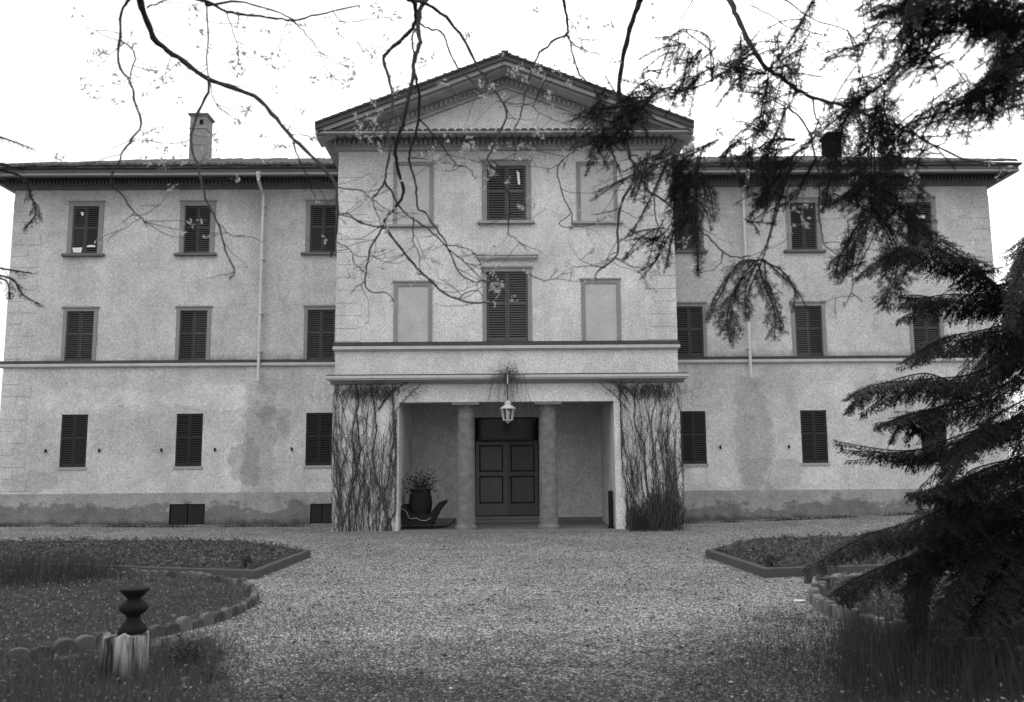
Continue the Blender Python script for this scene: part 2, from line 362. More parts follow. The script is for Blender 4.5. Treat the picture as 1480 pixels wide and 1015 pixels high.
        mb = MB().box(5.62, 5.92, 1.0, 1.4, 10.4, 11.5); mb.lathe([(.12,0),(.13,.05),(.19,.1),(.21,.17),(.17,.24),(.05,.27)], (5.78,1.2,11.56)); mb.lathe([(.09,0),(.09,.1)], (5.78,1.2,11.48))
        mb.build('chimney', LEDGE, roof, label='small pale chimney with round cap beside the gable')
# central body
mb = MB()
HW = [(-.44,.57,7.86,9.34), (-.46,.59,4.74,6.54)]
BL = [(-2.76,-1.92,7.78,9.36), (1.98,2.84,7.84,9.34), (-2.72,-1.94,4.74,6.17), (2.05,2.85,4.74,6.21)]
front(mb, CL, CR, 3.21, 9.93, HW, CY); 
mb2 = MB()
for h in BL: pass
mb.add([(CL,CY,3.6),(CL,9,3.6),(CL,9,9.93),(CL,CY,9.93)], [(3,2,1,0)]); mb.add([(CR,CY,3.6),(CR,9,3.6),(CR,9,9.93),(CR,CY,9.93)], [(0,1,2,3)])
mb.add([(CL,9,0),(CR,9,0),(CR,9,9.93),(CL,9,9.93)], [(3,2,1,0)])
mb.add([(-2.66,CY,3.21),(2.72,CY,3.21),(2.72,CY+.42,3.21),(-2.66,CY+.42,3.21),(-2.66,CY+.42,3.5),(2.72,CY+.42,3.5)], [(3,2,1,0),(3,4,5,2)])
mb.add([(CL,0.001,9.93),(XC,0.001,11.72),(CR,0.001,9.93)], [(0,1,2)])
# tympanum wall
mb.add([(CL,CY,9.93),(CR,CY,9.93),(CR,CY,10.0),(XC,CY,11.78),(CL,CY,10.0)], [(0,1,2,3,4)])
mb.build('central_wall', CWALL, villa)
mb = MB()
for a, b in ((CL, -2.66), (2.72, CR)):
    MB().box(a, b, CY, 0, -.1, 3.21).build('portico_pier', CWALL, villa)
# porch interior: back wall with door hole, ceiling, floor
DX0, DX1 = -.875, .955
mb = MB(); front(mb, -2.66, 2.72, -.1, 3.5, [(DX0, DX1, .2, 2.99)], -.004, .2)
mb.add([(-2.66,-.004,3.5),(2.72,-.004,3.5),(2.72,CY+.4,3.5),(-2.66,CY+.4,3.5)], [(0,1,2,3)])
mb.add([(-2.657,CY+.42,3.2),(-2.657,-.004,3.2),(-2.657,-.004,3.5),(-2.657,CY+.42,3.5)], [(0,1,2,3)]); mb.add([(2.717,CY+.42,3.2),(2.717,-.004,3.2),(2.717,-.004,3.5),(2.717,CY+.42,3.5)], [(3,2,1,0)])
mb.build('porch_wall', INNER, villa)
MB().box(-2.65, 2.71, -.03, -.005, .04, .17).build('porch_skirting', STEP, villa)
MB().box(CL-.12, CR+.12, CY-.16, -.05, -.1, .045).build('portico_floor', STEP, villa, bevel=.01)
MB().box(DX0-.02, DX1+.02, -.42, -.035, .05, .13).box(DX0-.01, DX1+.01, -.24, -.033, .13, .215).build('doorstep', STEP, villa, bevel=.01)
# door
door = MB().box(DX0, DX1, .09, .15, .2, 2.99).build('door', DOORD, villa)
mid = (DX0+DX1)/2
for k in (0, 1):
    a = DX0+.03 if k == 0 else mid+.008; b = mid-.008 if k == 0 else DX1-.03
    mb = MB(); st = .10
    for (p, q, z0, z1) in [(a, a+st-.03*k*0, .23, 2.30), (b-st, b, .23, 2.30), (a+st, b-st, .23, .56), (a+st, b-st, 1.33, 1.45), (a+st, b-st, 2.20, 2.30)]: mb.box(p, q, .045, .09, z0, z1)
    for z0, z1 in ((.60, 1.29), (1.49, 2.16)): mb.box(a+st+.035, b-st-.035, .058, .09, z0, z1)
    lf = mb.build('door_leaf', DOORM, door, bevel=.006)
    if k: MB().lathe([(.0,0),(.025,.01),(.03,.03),(.015,.05)], (a+.05,.01,1.25), 10).build('door_knob', IRON, lf)
MB().box(mid-.035, mid+.035, .03, .045, .23, 2.30).build('cover_strip', DOORM, door)
mb = MB().box(DX0, DX1, .03, .09, 2.30, 2.36); mb.box(DX0, DX0+.03, .03, .09, 2.36, 2.99); mb.box(DX1-.03, DX1, .03, .09, 2.36, 2.99); mb.box(DX0, DX1, .03, .09, 2.95, 2.99)
mb.build('transom_frame', DOORD, door)
MB().box(DX0+.03, DX1-.03, .06, .07, 2.36, 2.95).build('transom_glass', GLASS, door)
# columns
for cx in (-1.0, 1.07):
    mb = MB().lathe([(.275,0),(.275,.07),(.25,.10),(.235,.13),(.235,1.0),(.225,2.0),(.205,2.92),(.215,2.95),(.215,2.98),(.205,3.0),(.24,3.06),(.27,3.10)], (cx, CY+.30, .045), 32)
    mb.box(cx-.34, cx+.34, CY-.02, CY+.62, 3.135, 3.205)
    mb.build('column', STONE, villa, smooth=False)
    villa.children[-1].data.polygons.foreach_set('use_smooth', [len(p.vertices) == 4 and abs(p.normal.z) < .5 for p in villa.children[-1].data.polygons])
# portico cornice: slanting mould under a light fascia
mb = MB(); x0, x1 = -4.47, 4.60
mb.box(x0, x1, CY-.27, CY, 3.79, 3.86); mb.box(x0+.03, x1-.03, CY-.24, CY, 3.755, 3.79)
mb.build('portico_cornice', LEDGE, villa, bevel=.008)
MB().prismx([(CY-.26,3.86),(CY,3.86),(CY,3.92),(CY-.22,3.885)], x0+.01, x1-.01).build('portico_cornice_weathering', LICH, villa)
MB().prismx([(CY-.20,3.755),(CY,3.755),(CY,3.66),(CY-.05,3.67)], x0+.1, x1-.1).build('portico_cornice_mould', TRIM, villa)
# central belt
MB().box(CL-.05, CR+.05, CY-.11, CY, 4.545, 4.62).box(CL-.03, CR+.03, CY-.06, CY, 4.515, 4.545).build('belt_course', LEDGE, villa)
MB().prismx([(CY-.108,4.62),(CY,4.62),(CY,4.74),(CY-.08,4.72)], CL-.04, CR+.04).build('belt_weathering', LICH, villa)
# central eave and gable
TL, TR_, TZ, AZ = -4.73, 4.80, 10.15, 11.985
mb = MB(); mb.box(TL+.05, TR_-.05, CY-.80, CY-.66, 9.93, 9.995)
for sgn, xx in ((-1, TL+.05), (1, TR_-.05)):
    mb.box(*(sorted((xx, xx-sgn*.12))), CY-.66, 1.0, 9.93, 9.995)
mb.build('gable_cornice_lip', GUTL, villa, bevel=.01)
mb = MB()
for i in range(46):
    x = TL+.15+i*.204; q = [(math.cos(t)*.09, math.sin(t)*.045) for t in [math.pi*k/5 for k in range(6)]]
    mb.add([(x+a, CY-.82, 9.997+b) for a, b in q]+[(x+a, CY, 10.02+b) for a, b in q], [(k,k+1,k+7,k+6) for k in range(5)]+[(5,4,3,2,1,0)])
mb.build('gable_ledge_tiles', TILE, villa)
mb = MB(); mb.box(TL+.2, TR_-.2, CY-.66, CY, 10.03, 10.0+.05)
mb.box(TL+.2, CL, CY, 1.0, 10.03, 10.05); mb.box(CR, TR_-.2, CY, 1.0, 10.03, 10.05)
mb.box(CL-.13, CR+.13, CY-.15, CY+.0, 9.84, 10.03); mb.box(CL-.09, CR+.09, CY-.10, CY, 9.75, 9.84)
mb.box(CL-.13, CL, CY, 1, 9.84, 10.03); mb.box(CR, CR+.13, CY, 1, 9.84, 10.03); mb.box(CL-.09, CL, CY, 1, 9.75, 9.84); mb.box(CR, CR+.09, CY, 1, 9.75, 9.84)
for i in range(75):
    x = CL-.22+i*.123; mb.box(x, x+.058, CY-.24, CY-.15, 9.86, 9.99)
for i in range(28):
    y = CY-.2+i*.11
    mb.box(CL-.28, CL-.13, y, y+.056, 9.86, 10.0); mb.box(CR+.13, CR+.28, y, y+.056, 9.86, 10.0)
def chev(m, h0, h1, ya, yb, xl=TL, xr=TR_):
    f = lambda x: AZ-(AZ-TZ)*abs(x-XC)/(TR_-XC if x > XC else XC-TL)
    m.prism([(xl,f(xl)+h0),(XC,AZ+h0),(XC,AZ+h1),(xl,f(xl)+h1)], ya, yb); m.prism([(XC,AZ+h0),(xr,f(xr)+h0),(xr,f(xr)+h1),(XC,AZ+h1)], ya, yb)
chev(mb, -.30, -.24, CY-.66, CY)
chev(mb, -.47, -.30, CY-.14, CY, CL, CR); chev(mb, -.54, -.47, CY-.09, CY, CL, CR)
for i in range(35):
    for sg in (-1, 1):
        x = XC+sg*(.06+i*.123); z = AZ-(AZ-TZ)*abs(x-XC)/4.755
        mb.prism([(x-.027,z-.45+.01*sg),(x+.027,z-.45-.01*sg),(x+.027,z-.33-.01*sg),(x-.027,z-.33+.01*sg)], CY-.22, CY-.14)
mb.build('gable_cornice', CORNC, villa)
mb = MB(); chev(mb, -.24, -.13, CY-.80, CY-.0); mb.build('raking_fascia', GUTL, villa)
mb = MB(); chev(mb, -.13, .0, CY-.86, 5.0); chev(mb, 0, .05, CY-.90, 5.0)
for i in range(46):
    for sg in (-1, 1):
        x = XC+sg*(.1+i*.1); z = AZ-(AZ-TZ)*abs(x-XC)/4.755
        if i % 2 == 0: mb.box(x-.06, x+.06, CY-.91, 5.0, z+.03, z+.052+random.uniform(-.006,.008))
mb.box(XC-.09, XC+.09, CY-.93, 5.0, AZ+.02, AZ+.07)
mb.build('gable_roof', TILE, villa)
# quoins: slightly proud courses
def quoins(xa, sgn, Y, z0, z1, skip=(), m=WALL, step=.335, w0=.5, w1=.82):
    if skip: a, b = skip[0]; quoins(xa, sgn, Y, z0, a, (), m, step, w0, w1); quoins(xa, sgn, Y, b, z1, (), m, step, w0, w1); return
    mb = MB(); z = z0; k = 0
    while z+step <= z1:
        if not any(a < z+step*.5 < b for a, b in skip):
            w = (w0 if k % 2 else w1)*random.uniform(.85,1.1)
            mb.box(*(sorted((xa+sgn*.0, xa+sgn*w))), Y-.012, Y+.02, z+.010, z+step-.010)
        z += step; k += 1
    mb.build('quoins', m, villa, bevel=.004)
quoins(-WX-.008, 1, 0, 1.0, 9.7, [(4.4,4.75)]); quoins(WX+.008, -1, 0, 1.0, 9.7, [(4.4,4.75)])
quoins(CL-.008, 1, CY, .1, 9.7, [(3.5,4.75)], CWALL, .33, .6, .75); quoins(CR+.008, -1, CY, .1, 9.7, [(3.5,4.75)], CWALL, .33, .6, .75)
# windows
_cache = {}
def leaf_mesh(w, h, mat):
    k = (round(w,3), round(h,3), mat.name)
    if k in _cache: return _cache[k]
    mb = MB(); st = .045; t = .035
    mb.box(0, st, 0, t, 0, h); mb.box(w-st, w, 0, t, 0, h)
    rails = [0, h*.52, h-.06]
    for z in rails: mb.box(st, w-st, .001, t-.001, z, z+.06)
    for a, b in ((.06, h*.52), (h*.52+.06, h-.06)):
        n = max(1, int((b-a)/.060)); p = (b-a)/n
        for i in range(n):
            z = a+i*p
            mb.add([(st,.004,z),(w-st,.004,z),(w-st,.032,z+p*.5),(st,.032,z+p*.5),(st,.004,z+.014),(w-st,.004,z+.014),(w-st,.032,z+p*.5+.014),(st,.032,z+p*.5+.014)],
                   [(0,1,2,3)[::-1],(4,5,6,7),(0,1,5,4),(2,3,7,6),(1,2,6,5),(3,0,4,7)])
    _cache[k] = mb.mesh('shutter', mat); return _cache[k]
def window(x0, x1, z0, z1, row, Y=0., mat=None):
    cx, w, h = (x0+x1)/2, x1-x0, z1-z0
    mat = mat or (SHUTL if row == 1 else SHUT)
    mb = MB().box(-w/2, w/2, .11, .13, 0, h)
    if row == 3:
        for sg in (-1, 1): mb.box(*(sorted((sg*w/2, sg*(w/2+.13)))), -.030, 0, 0, h)
        mb.box(-w/2-.13, w/2+.13, -.030, 0, h, h+.13); mb.box(-w/2-.16, w/2+.16, -.05, 0, h+.13, h+.165)
    if row == 2:
        for sg in (-1, 1): mb.box(*(sorted((sg*w/2, sg*(w/2+.10)))), -.028, 0, 0, h)
        mb.box(-w/2-.10, w/2+.10, -.028, 0, h, h+.09); mb.box(-w/2-.14, w/2+.14, -.055, 0, h+.09, h+.135)
    o = obj('window', mb.mesh('window', FRAME if row > 1 else DARK), villa, (cx, Y, z0))
    # dark room behind the louvres
    obj('reveal', MB().box(-w/2+.002, w/2-.002, .085, .108, .002, h-.002).mesh('reveal', DARK), o)
    yo = .015 if row == 1 else .02
    for k in (0, 1):
        sh = obj('shutter', leaf_mesh(w/2-.012, h-.02, mat), o, ((-w/2+.008) if k == 0 else .004, yo+random.uniform(0,.01), .01))
    if row == 3:
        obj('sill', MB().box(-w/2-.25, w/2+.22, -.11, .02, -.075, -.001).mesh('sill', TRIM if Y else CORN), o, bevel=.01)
    if row == 1:
        obj('sill', MB().box(-w/2-.03, w/2+.03, -.03, .02, -.075, -.001).mesh('sill', TRIM), o)
        for sg in (-1, 1):
            mb = MB(); x = sg*(w/2+.38); mb.box(x-.015, x+.015, -.05, 0, h*.31, h*.31+.03); mb.box(x-.025, x+.025, -.06, -.045, h*.31-.05, h*.31+.05)
            obj('shutter_hook', mb.mesh('shutter_hook', IRON), o)
    return o
wins = [window(*w[:5]) for w in WIN]
w3 = window(*HW[0], 3, CY, SHUTC); w2 = window(*HW[1], 2, CY, SHUTC)
w3.children[0].name = 'reveal'
mb = MB(); mb.box(-.80, .80, -.16, 0, .40, .46); mb.box(-.77, .77, -.12, 0, .34, .40); mb.prismx([(-.10,.34),(0,.34),(0,.26)], -.72, .72)
obj('window_hood', mb.mesh('window_hood', LEDGE), w2, (0,0,1.8))
obj('window_hood_top', MB().prismx([(-.155,.461),(0,.461),(0,.50)], -.79, .79).mesh('window_hood_top', LICH), w2, (0,0,1.8))
# scraps in broken louvres
def scrap(w, pts):
    obj('white_scrap', MB().prism(pts, -.012, -.004).mesh('white_scrap', PAPER), w, (0, .02, 0))
scrap(wins[0], [(-.33,.05),(-.10,.05),(-.07,.20),(-.36,.19)]); scrap(wins[0], [(.06,.21),(.30,.21),(.30,.26),(.15,.275),(.06,.25)]); scrap(wins[0], [(-.14,1.16),(-.10,1.15),(-.08,1.24),(-.13,1.27),(-.18,1.25)])
scrap(w3, [(.30,.98),(.36,.98),(.34,1.30),(.27,1.36)])
scrap(wins[9], [(-.08,.95),(.18,.94),(.20,1.05),(-.1,1.06)])
# blind windows: framed plaster panels
for (a, b, c, d_) in BL:
    up = c > 6; w = .10
    mb = MB(); mb.box(a-w, a, CY-.03, CY, c, d_); mb.box(b, b+w, CY-.03, CY, c, d_); mb.box(a-w, b+w, CY-.03, CY, d_, d_+w)
    if not up: mb.box(a-w-.03, b+w+.03, CY-.05, CY, d_+w, d_+w+.04)
    o = mb.build('blind_window', FRAME, villa)
    obj('panel', MB().box(a, b, CY-.008, CY, c, d_).mesh('panel', PANEL), o)
    if up: obj('sill', MB().box(a-w-.12, b+w+.12, CY-.10, CY, c-.07, c-.001).mesh('sill', TRIM), o, bevel=.01)
# downpipes
for x in (-7.03, 7.04):
    mb = MB(); mb.tube([(x,-.74,9.98),(x,-.74,9.80),(x,-.5,9.66),(x,-.2,9.55),(x,-.16,9.4),(x,-.16,4.75),(x-.0,-.17,4.2),(x+.005,-.17,4.06)], .045, 10)
    for z in (9.2, 7.6, 6.0, 4.9): mb.box(x-.06, x+.06, -.22, 0, z, z+.03)
    mb.lathe([(.05,0),(.09,.12),(.09,.16)], (x,-.74,9.86), 12)
    mb.build('downpipe', PIPE, villa, smooth=False)
# drip kerb along the foot of the wings
for a, b, m in ((-WX-.3, CL-.13, 0), (CR+.13, WX+.3, 1)):
    mb = MB(); n = 12
    for i in range(n):
        xa = a+(b-a)*i/n; xb = a+(b-a)*(i+1)/n-.01; h = float(hz((xa+xb)/2, 0.))
        mb.box(xa, xb, -.42+random.uniform(-.01,.01), -.02, -.1, h+.035)
    mb.build('drip_kerb', STEP, villa, bevel=.01)

# ---------------------------------------------------------------- lantern
lx, ly = .06, CY-.5
lan = empty('hanging_lantern', (lx, ly, 2.64)); tag(lan, 'white six sided lantern hanging in front of the portico between the columns', 'lantern')
hexr = lambda r, z: [(r*math.cos(math.pi/3*k+.3), r*math.sin(math.pi/3*k+.3), z) for k in range(6)]
mb = MB(); ra, rb = .165, .115; A = hexr(ra, .36); B = hexr(rb, .08)
for k in range(6):
    mb.tube([A[k], B[k]], .010, 5); mb.tube([A[k], A[(k+1)%6]], .014, 5); mb.tube([B[k], B[(k+1)%6]], .012, 5)
mb.build('cage', WHITE, lan)
mb = MB().lathe([(.19,.36),(.185,.38),(.10,.44),(.075,.46),(.085,.50),(.04,.54),(.015,.56)], n=6); mb.build('hood', WHITE, lan)
MB().lathe([(.01,.0),(.03,.03),(.10,.07),(.12,.08)], n=6).build('finial', WHITE, lan)
MB().lathe([(.02,.10),(.02,.2),(.045,.24),(.045,.29),(.02,.33)], n=10).build('bulb', WHITE, lan, smooth=True)
mb = MB().tube([(0,0,.56),(0,0,1.0),(0,.02,1.15)], .006, 5); mb.build('chain', IRON, lan)
mb = MB().tube([(0,0,.98),(0,0,1.18)], .016, 6); mb.tube([(0,0,1.18),(0,.25,1.22),(0,.5,1.2)], .014, 6); mb.build('bracket', WHITE, lan)

# ---------------------------------------------------------------- climbing vines on the piers
def wander(p, d, L, step, jit, fx=None):
    P = [np.array(p, float)]; d = np.array(d, float)
    for i in range(int(L/step)):
        d = d+rng.normal(0, jit, 3); d[0] -= .10*d[0]; d[2] = abs(d[2])+.05; d[1] = 0; d /= np.linalg.norm(d); P.append(P[-1]+d*step)
        if fx: P[-1][0] = min(max(P[-1][0], fx[0]), fx[1])
        if P[-1][2] > 3.66: break
    return P
def vine(a, b, n, name_label, dense=False):
    mb = MB(); Yf = CY-.02
    for i in range(n):
        x = a+(b-a)*((i+.5)/n)+rng.uniform(-.03,.03)
        r = rng.choice([.006,.009,.014,.026], p=[.52,.30,.13,.05])
        P = wander((x, Yf-rng.uniform(.005,.05), -.02), (rng.uniform(-.12,.12),0,1), rng.uniform(2.0,4.4), .07, .13, (a-.03,b+.05))
        k = len(P); rr = [r*(1-.5*j/k)*(1+.25*math.sin(j*1.7+i)) for j in range(k)]; mb.tube(P, rr, 5)
        for q in range(int(rng.integers(8, 15))):
            j = int(rng.integers(1, k-1)); s2 = rng.choice([-1,1])
            Q = wander(P[j]+np.array([0,-.008,0]), (s2*rng.uniform(.1,.6),0,1), rng.uniform(.2,.8), .05, .24, (a-.05,b+.08)); 
            if len(Q) > 2: mb.tube(Q, [.0050*(1-.6*t/len(Q)) for t in range(len(Q))], 4)
    o = mb.build('climbing_vine', VINE); tag(o, name_label, 'vine'); return o
v1_ = vine(CL+.02, -2.78, 50, 'bare climbing vine stems covering the left portico pier')
v2_ = vine(2.92, CR-.03, 48, 'bare climbing vine covering the right portico pier with a thick clump at its foot')
# crowns of thin twigs under the cornice, tendrils along the beam, thick base on the right pier
def twigs(mb, cx, cz, sx_, sz_, n, dirf, L=(.1,.35), r=.004, y=(.0,.12)):
    for i in range(n):
        p = (cx+rng.normal(0, sx_), CY-.02-rng.uniform(*y), cz+rng.normal(0, sz_)); Q = [np.array(p)]; d = np.array(dirf(), float)
        for j in range(int(rng.uniform(*L)/.04)+1):
            d = d+rng.normal(0, .22, 3); d /= np.linalg.norm(d); Q.append(Q[-1]+d*.04); Q[-1][1] = min(Q[-1][1], CY-.01)
        mb.tube(Q, r, 3, False)
for k in range(2):
    mb = MB(); x0 = -2.72 if k == 0 else 2.78; sg = 1 if k == 0 else -1
    for i in range(5):
        P = [np.array([x0-sg*rng.uniform(0,.5), CY-.03, rng.uniform(2.9,3.4)])]
        d = np.array([sg*.6, 0, .8]); 
        for j in range(int(rng.integers(10, 34))):
            d = d*.9+np.array([sg*.10, 0, (3.66-P[-1][2])*.25])+rng.normal(0,.06,3); d[1] = 0; d /= np.linalg.norm(d); P.append(P[-1]+d*.08); P[-1][2] = min(P[-1][2], 3.7); 
        P = [np.array([p[0], CY-.03-(0.2*max(0,(p[2]-3.6)/.1)), p[2]]) for p in P]
        mb.tube(P, [.011*(1-.7*j/len(P)) for j in range(len(P))], 5)
    twigs(mb, x0-sg*.3, 3.55, .45, .08, 90, lambda: (rng.uniform(-1,1), -.2, rng.uniform(-1,.4)), y=(.0,.2))
    twigs(mb, (-3.5, 3.7)[k], 3.55, .42, .09, 260, lambda: (rng.uniform(-.5,.5), -.1, -1), y=(.0,.12))
    tag(mb.build('vine_tendrils', VINE), 'thin bare vine tendrils spreading under the cornice from the %s pier' % ('left', 'right')[k], 'vine')
mb = MB()
twigs(mb, .05, 3.86, .17, .09, 190, lambda: (rng.uniform(-.8,.8), -.5, rng.uniform(-.8,.9)), (.1,.3), .003, (.18,.4))
for i in range(34):
    x = .05+rng.normal(0, .22); sp = (x-.05)*1.0
    P = [np.array([x, CY-.30-rng.uniform(0,.1), 3.85])]; L = rng.uniform(.5, 1.25)
    for j in range(int(L/.07)): P.append(P[-1]+np.array([sp*.035+rng.normal(0,.010), rng.normal(0,.004), -.07]))
    mb.tube(P, .0032, 3, False)
tag(mb.build('hanging_creeper', VINE), 'tuft of dry creeper drooping over the cornice above the lantern', 'creeper')
mb = MB()
for i in range(360):
    x = rng.uniform(3.0, CR+.0); z0 = rng.choice([-.02, rng.uniform(0,.6)]); L = rng.uniform(.35,1.0) if z0 < .2 else .8
    if abs(x-3.28) < .10 and z0 < .3: z0 = .42; L = rng.uniform(.3,.6)
    P = wander((x, CY-.05-rng.uniform(0,.22), z0), (rng.uniform(-.25,.25),0,1), L, .08, .14, (2.95, CR+.05)); P = [p for p in P if p[2] < .80+.30*math.sin(x*5+1)+rng.uniform(-.2,.2)]
    if len(P) > 2: mb.tube(P, rng.uniform(.004,.010), 4, False)
mb.build('thick_base', VINE, v2_)

MB().prism([(3.16,.05),(3.40,.05),(3.40,.25),(3.34,.36),(3.28,.39),(3.22,.36),(3.16,.25)], CY-.30, CY-.28).build('pet_hole', DARK, v2_, label='small dark arched opening at the foot of the vine')

def leaves(name, C, size, mat, parent=None, flat=.0, **k):
    """rhombic folded leaves centred at C"""
    n = len(C); d = rng.normal(0, 1, (n,3)); d[:,2] *= (1-flat); d = nrm(d); e = rng.normal(0, 1, (n,3)); e = nrm(np.cross(d, e))
    s_ = (rng.uniform(.6, 1.3, n)*size)[:,None]; w = .42
    V = np.stack([C-d*s_*.5, C+e*s_*w*.5+d*s_*.05, C+d*s_*.5, C-e*s_*w*.5+d*s_*.05], 1).reshape(-1, 3); o = 4*np.arange(n)[:,None]
    return npmesh(name, V, np.concatenate([o+[0,1,2,3]]), mat, parent, **k)
# ---------------------------------------------------------------- old sleigh with a planted urn in the porch
Ys = CY+.75
sl_ = empty('garden_sleigh', (-2.15, Ys, .05)); tag(sl_, 'old dark curved wooden sleigh standing in the left of the porch', 'sleigh')
prof = [(-.52,.52),(-.50,.30),(-.42,.16),(-.30,.10),(.15,.10),(.30,.16),(.40,.30),(.50,.50),(.62,.62),(.66,.72),(.58,.70),(.46,.66),(.36,.56),(.26,.42),(.14,.36),(-.02,.40),(-.16,.36),(-.28,.44),(-.36,.60),(-.44,.62)]
for y in (-.24, .20): MB().prism(prof, y, y+.04).build('side_panel', IRON, sl_, bevel=.006)
mb = MB(); mb.box(-.44,.34,-.20,.20,.12,.15); mb.prism([(.30,.14),(.40,.28),(.50,.48),(.60,.60),(.57,.62),(.46,.50),(.36,.32),(.27,.17)], -.20, .20); mb.build('floor_board', IRON, sl_)
for y in (-.25, .23):
    mb = MB().tube([(-.55,y,.03),(-.2,y,.02),(.35,y,.02),(.62,y,.05),(.78,y,.13),(.84,y,.22)], .018, 6)
    for x in (-.35, .25): mb.tube([(x,y,.02),(x,y,.14)], .014, 5)
    mb.build('runner', IRON, sl_)
mb = MB().tube([(-.52,-.255,.52),(-.44,-.255,.50),(-.36,-.255,.44),(-.30,-.255,.28),(-.20,-.255,.26),(-.12,-.255,.28),(0,-.255,.22),(.14,-.255,.21),(.26,-.255,.28)], .008, 5)
mb.build('trim', TRIM, sl_)
urn = empty('plant_urn', (-2.18, Ys, .205)); tag(urn, 'dark round urn holding a twiggy plant, standing in the sleigh in the porch', 'urn')
MB().lathe([(.14,0),(.16,.03),(.21,.12),(.28,.3),(.30,.45),(.29,.6),(.26,.72),(.25,.78),(.29,.82),(.28,.84),(.24,.82)]).build('pot', IRON, urn, smooth=True)
mb = MB()
for i in range(34):
    t = rng.uniform(0, 6.28); P = [np.array([.1*math.cos(t), .1*math.sin(t), .8])]; d = np.array([math.cos(t)*rng.uniform(.2,1.2), math.sin(t)*.5, 1.])
    for j in range(int(rng.integers(4, 11))): d = d+rng.normal(0,.3,3)+np.array([0,0,-.12]); P.append(P[-1]+d/np.linalg.norm(d)*.07)
    mb.tube(P, [.008*(1-.6*k/len(P)) for k in range(len(P))], 4)
pt = mb.build('plant', BARK, urn); leaves('leaves', np.concatenate([np.array([0,0,.95])+rng.normal(0,1,(420,3))*[.20,.14,.16]]), .08, NEEDLE, urn)
mb = MB().lathe([(.055,0),(.06,.1),(.06,.85),(.065,.9),(.04,.93)], (2.63, CY+.35, .045), 14); mb.lathe([(.08,0),(.08,.04)], (2.63, CY+.35, .046), 14)
tag(mb.build('iron_post', IRON, smooth=True), 'slim dark iron post against the right pier inside the porch', 'post')

# ---------------------------------------------------------------- vegetation generators
def blades(name, pts, h, w, mat, lean=.5, **k):
    n = len(pts); hh = rng.uniform(*h, n) if isinstance(h, tuple) else h
    a = rng.uniform(0, 6.283, n); dx = np.stack([np.cos(a), np.sin(a), np.zeros(n)], -1)
    b = rng.uniform(0, 6.283, n); ln = np.stack([np.cos(b), np.sin(b), np.zeros(n)], -1)*(rng.uniform(.05, lean, n)*hh)[:,None]
    ww = w*rng.uniform(.6, 1.3, n)[:,None]; up = np.array([0,0,1.])
    p0 = pts-dx*ww; p1 = pts+dx*ww; m0 = pts+ln*.35+up*(hh*.55)[:,None]; tip = pts+ln+up*hh[:,None]
    V = np.stack([p0, p1, m0+dx*ww*.7, m0-dx*ww*.7, tip], 1).reshape(-1, 3); o = 5*np.arange(n)[:,None]
    F = np.concatenate([o+[0,1,2], o+[0,2,3], o+[3,2,4]])
    return npmesh(name, V, F, mat, **k)
def needle_arrays(shoots, nl=.022, sp=.007, w=.0016):
    """shoots: list of (p, dir, len, normal)"""
    A = []; 
    for p, d, L, n in shoots:
        k = max(3, int(L/sp)); t = (np.arange(k)+rng.uniform(0,1,k)*.6)/k
        e = np.cross(d, n); e /= np.linalg.norm(e)+1e-9
        sgn = np.where(np.arange(k) % 2 == 0, 1., -1.)[:,None]
        base = p+d*(t*L)[:,None]; tap = (1-.45*t)[:,None]
        nd = nrm(d*.75 + e*sgn*1.0 + n*rng.normal(0,.45,(k,1)) + rng.normal(0,.15,(k,3)))
        A.append(np.concatenate([base, nd*nl*tap*rng.uniform(.75,1.15,(k,1)), nrm(np.cross(nd, n))*w], 1))
    A = np.concatenate(A); b, v, wv = A[:,:3], A[:,3:6], A[:,6:]
    V = np.stack([b-wv, b+wv, b+v*.6+wv*1.1, b+v, b+v*.6-wv*1.1], 1).reshape(-1, 3); o = 5*np.arange(len(b))[:,None]
    F = o+np.array([[0,1,2,3,4]])
    return V, F
def smooth_path(pts, n):
    P = np.array(pts, float); k = len(P)
    if k < 3: t = np.linspace(0, 1, n)[:,None]; return P[0]*(1-t)+P[-1]*t
    Q = np.vstack([2*P[0]-P[1], P, 2*P[-1]-P[-2]]); out = []
    for u in np.linspace(0, k-1-1e-6, n):
        i = int(u); t = u-i; a, b, c, d_ = Q[i], Q[i+1], Q[i+2], Q[i+3]
        out.append(.5*((2*b)+(c-a)*t+(2*a-5*b+4*c-d_)*t*t+(3*b-a-3*c+d_)*t**3))
    return np.array(out)
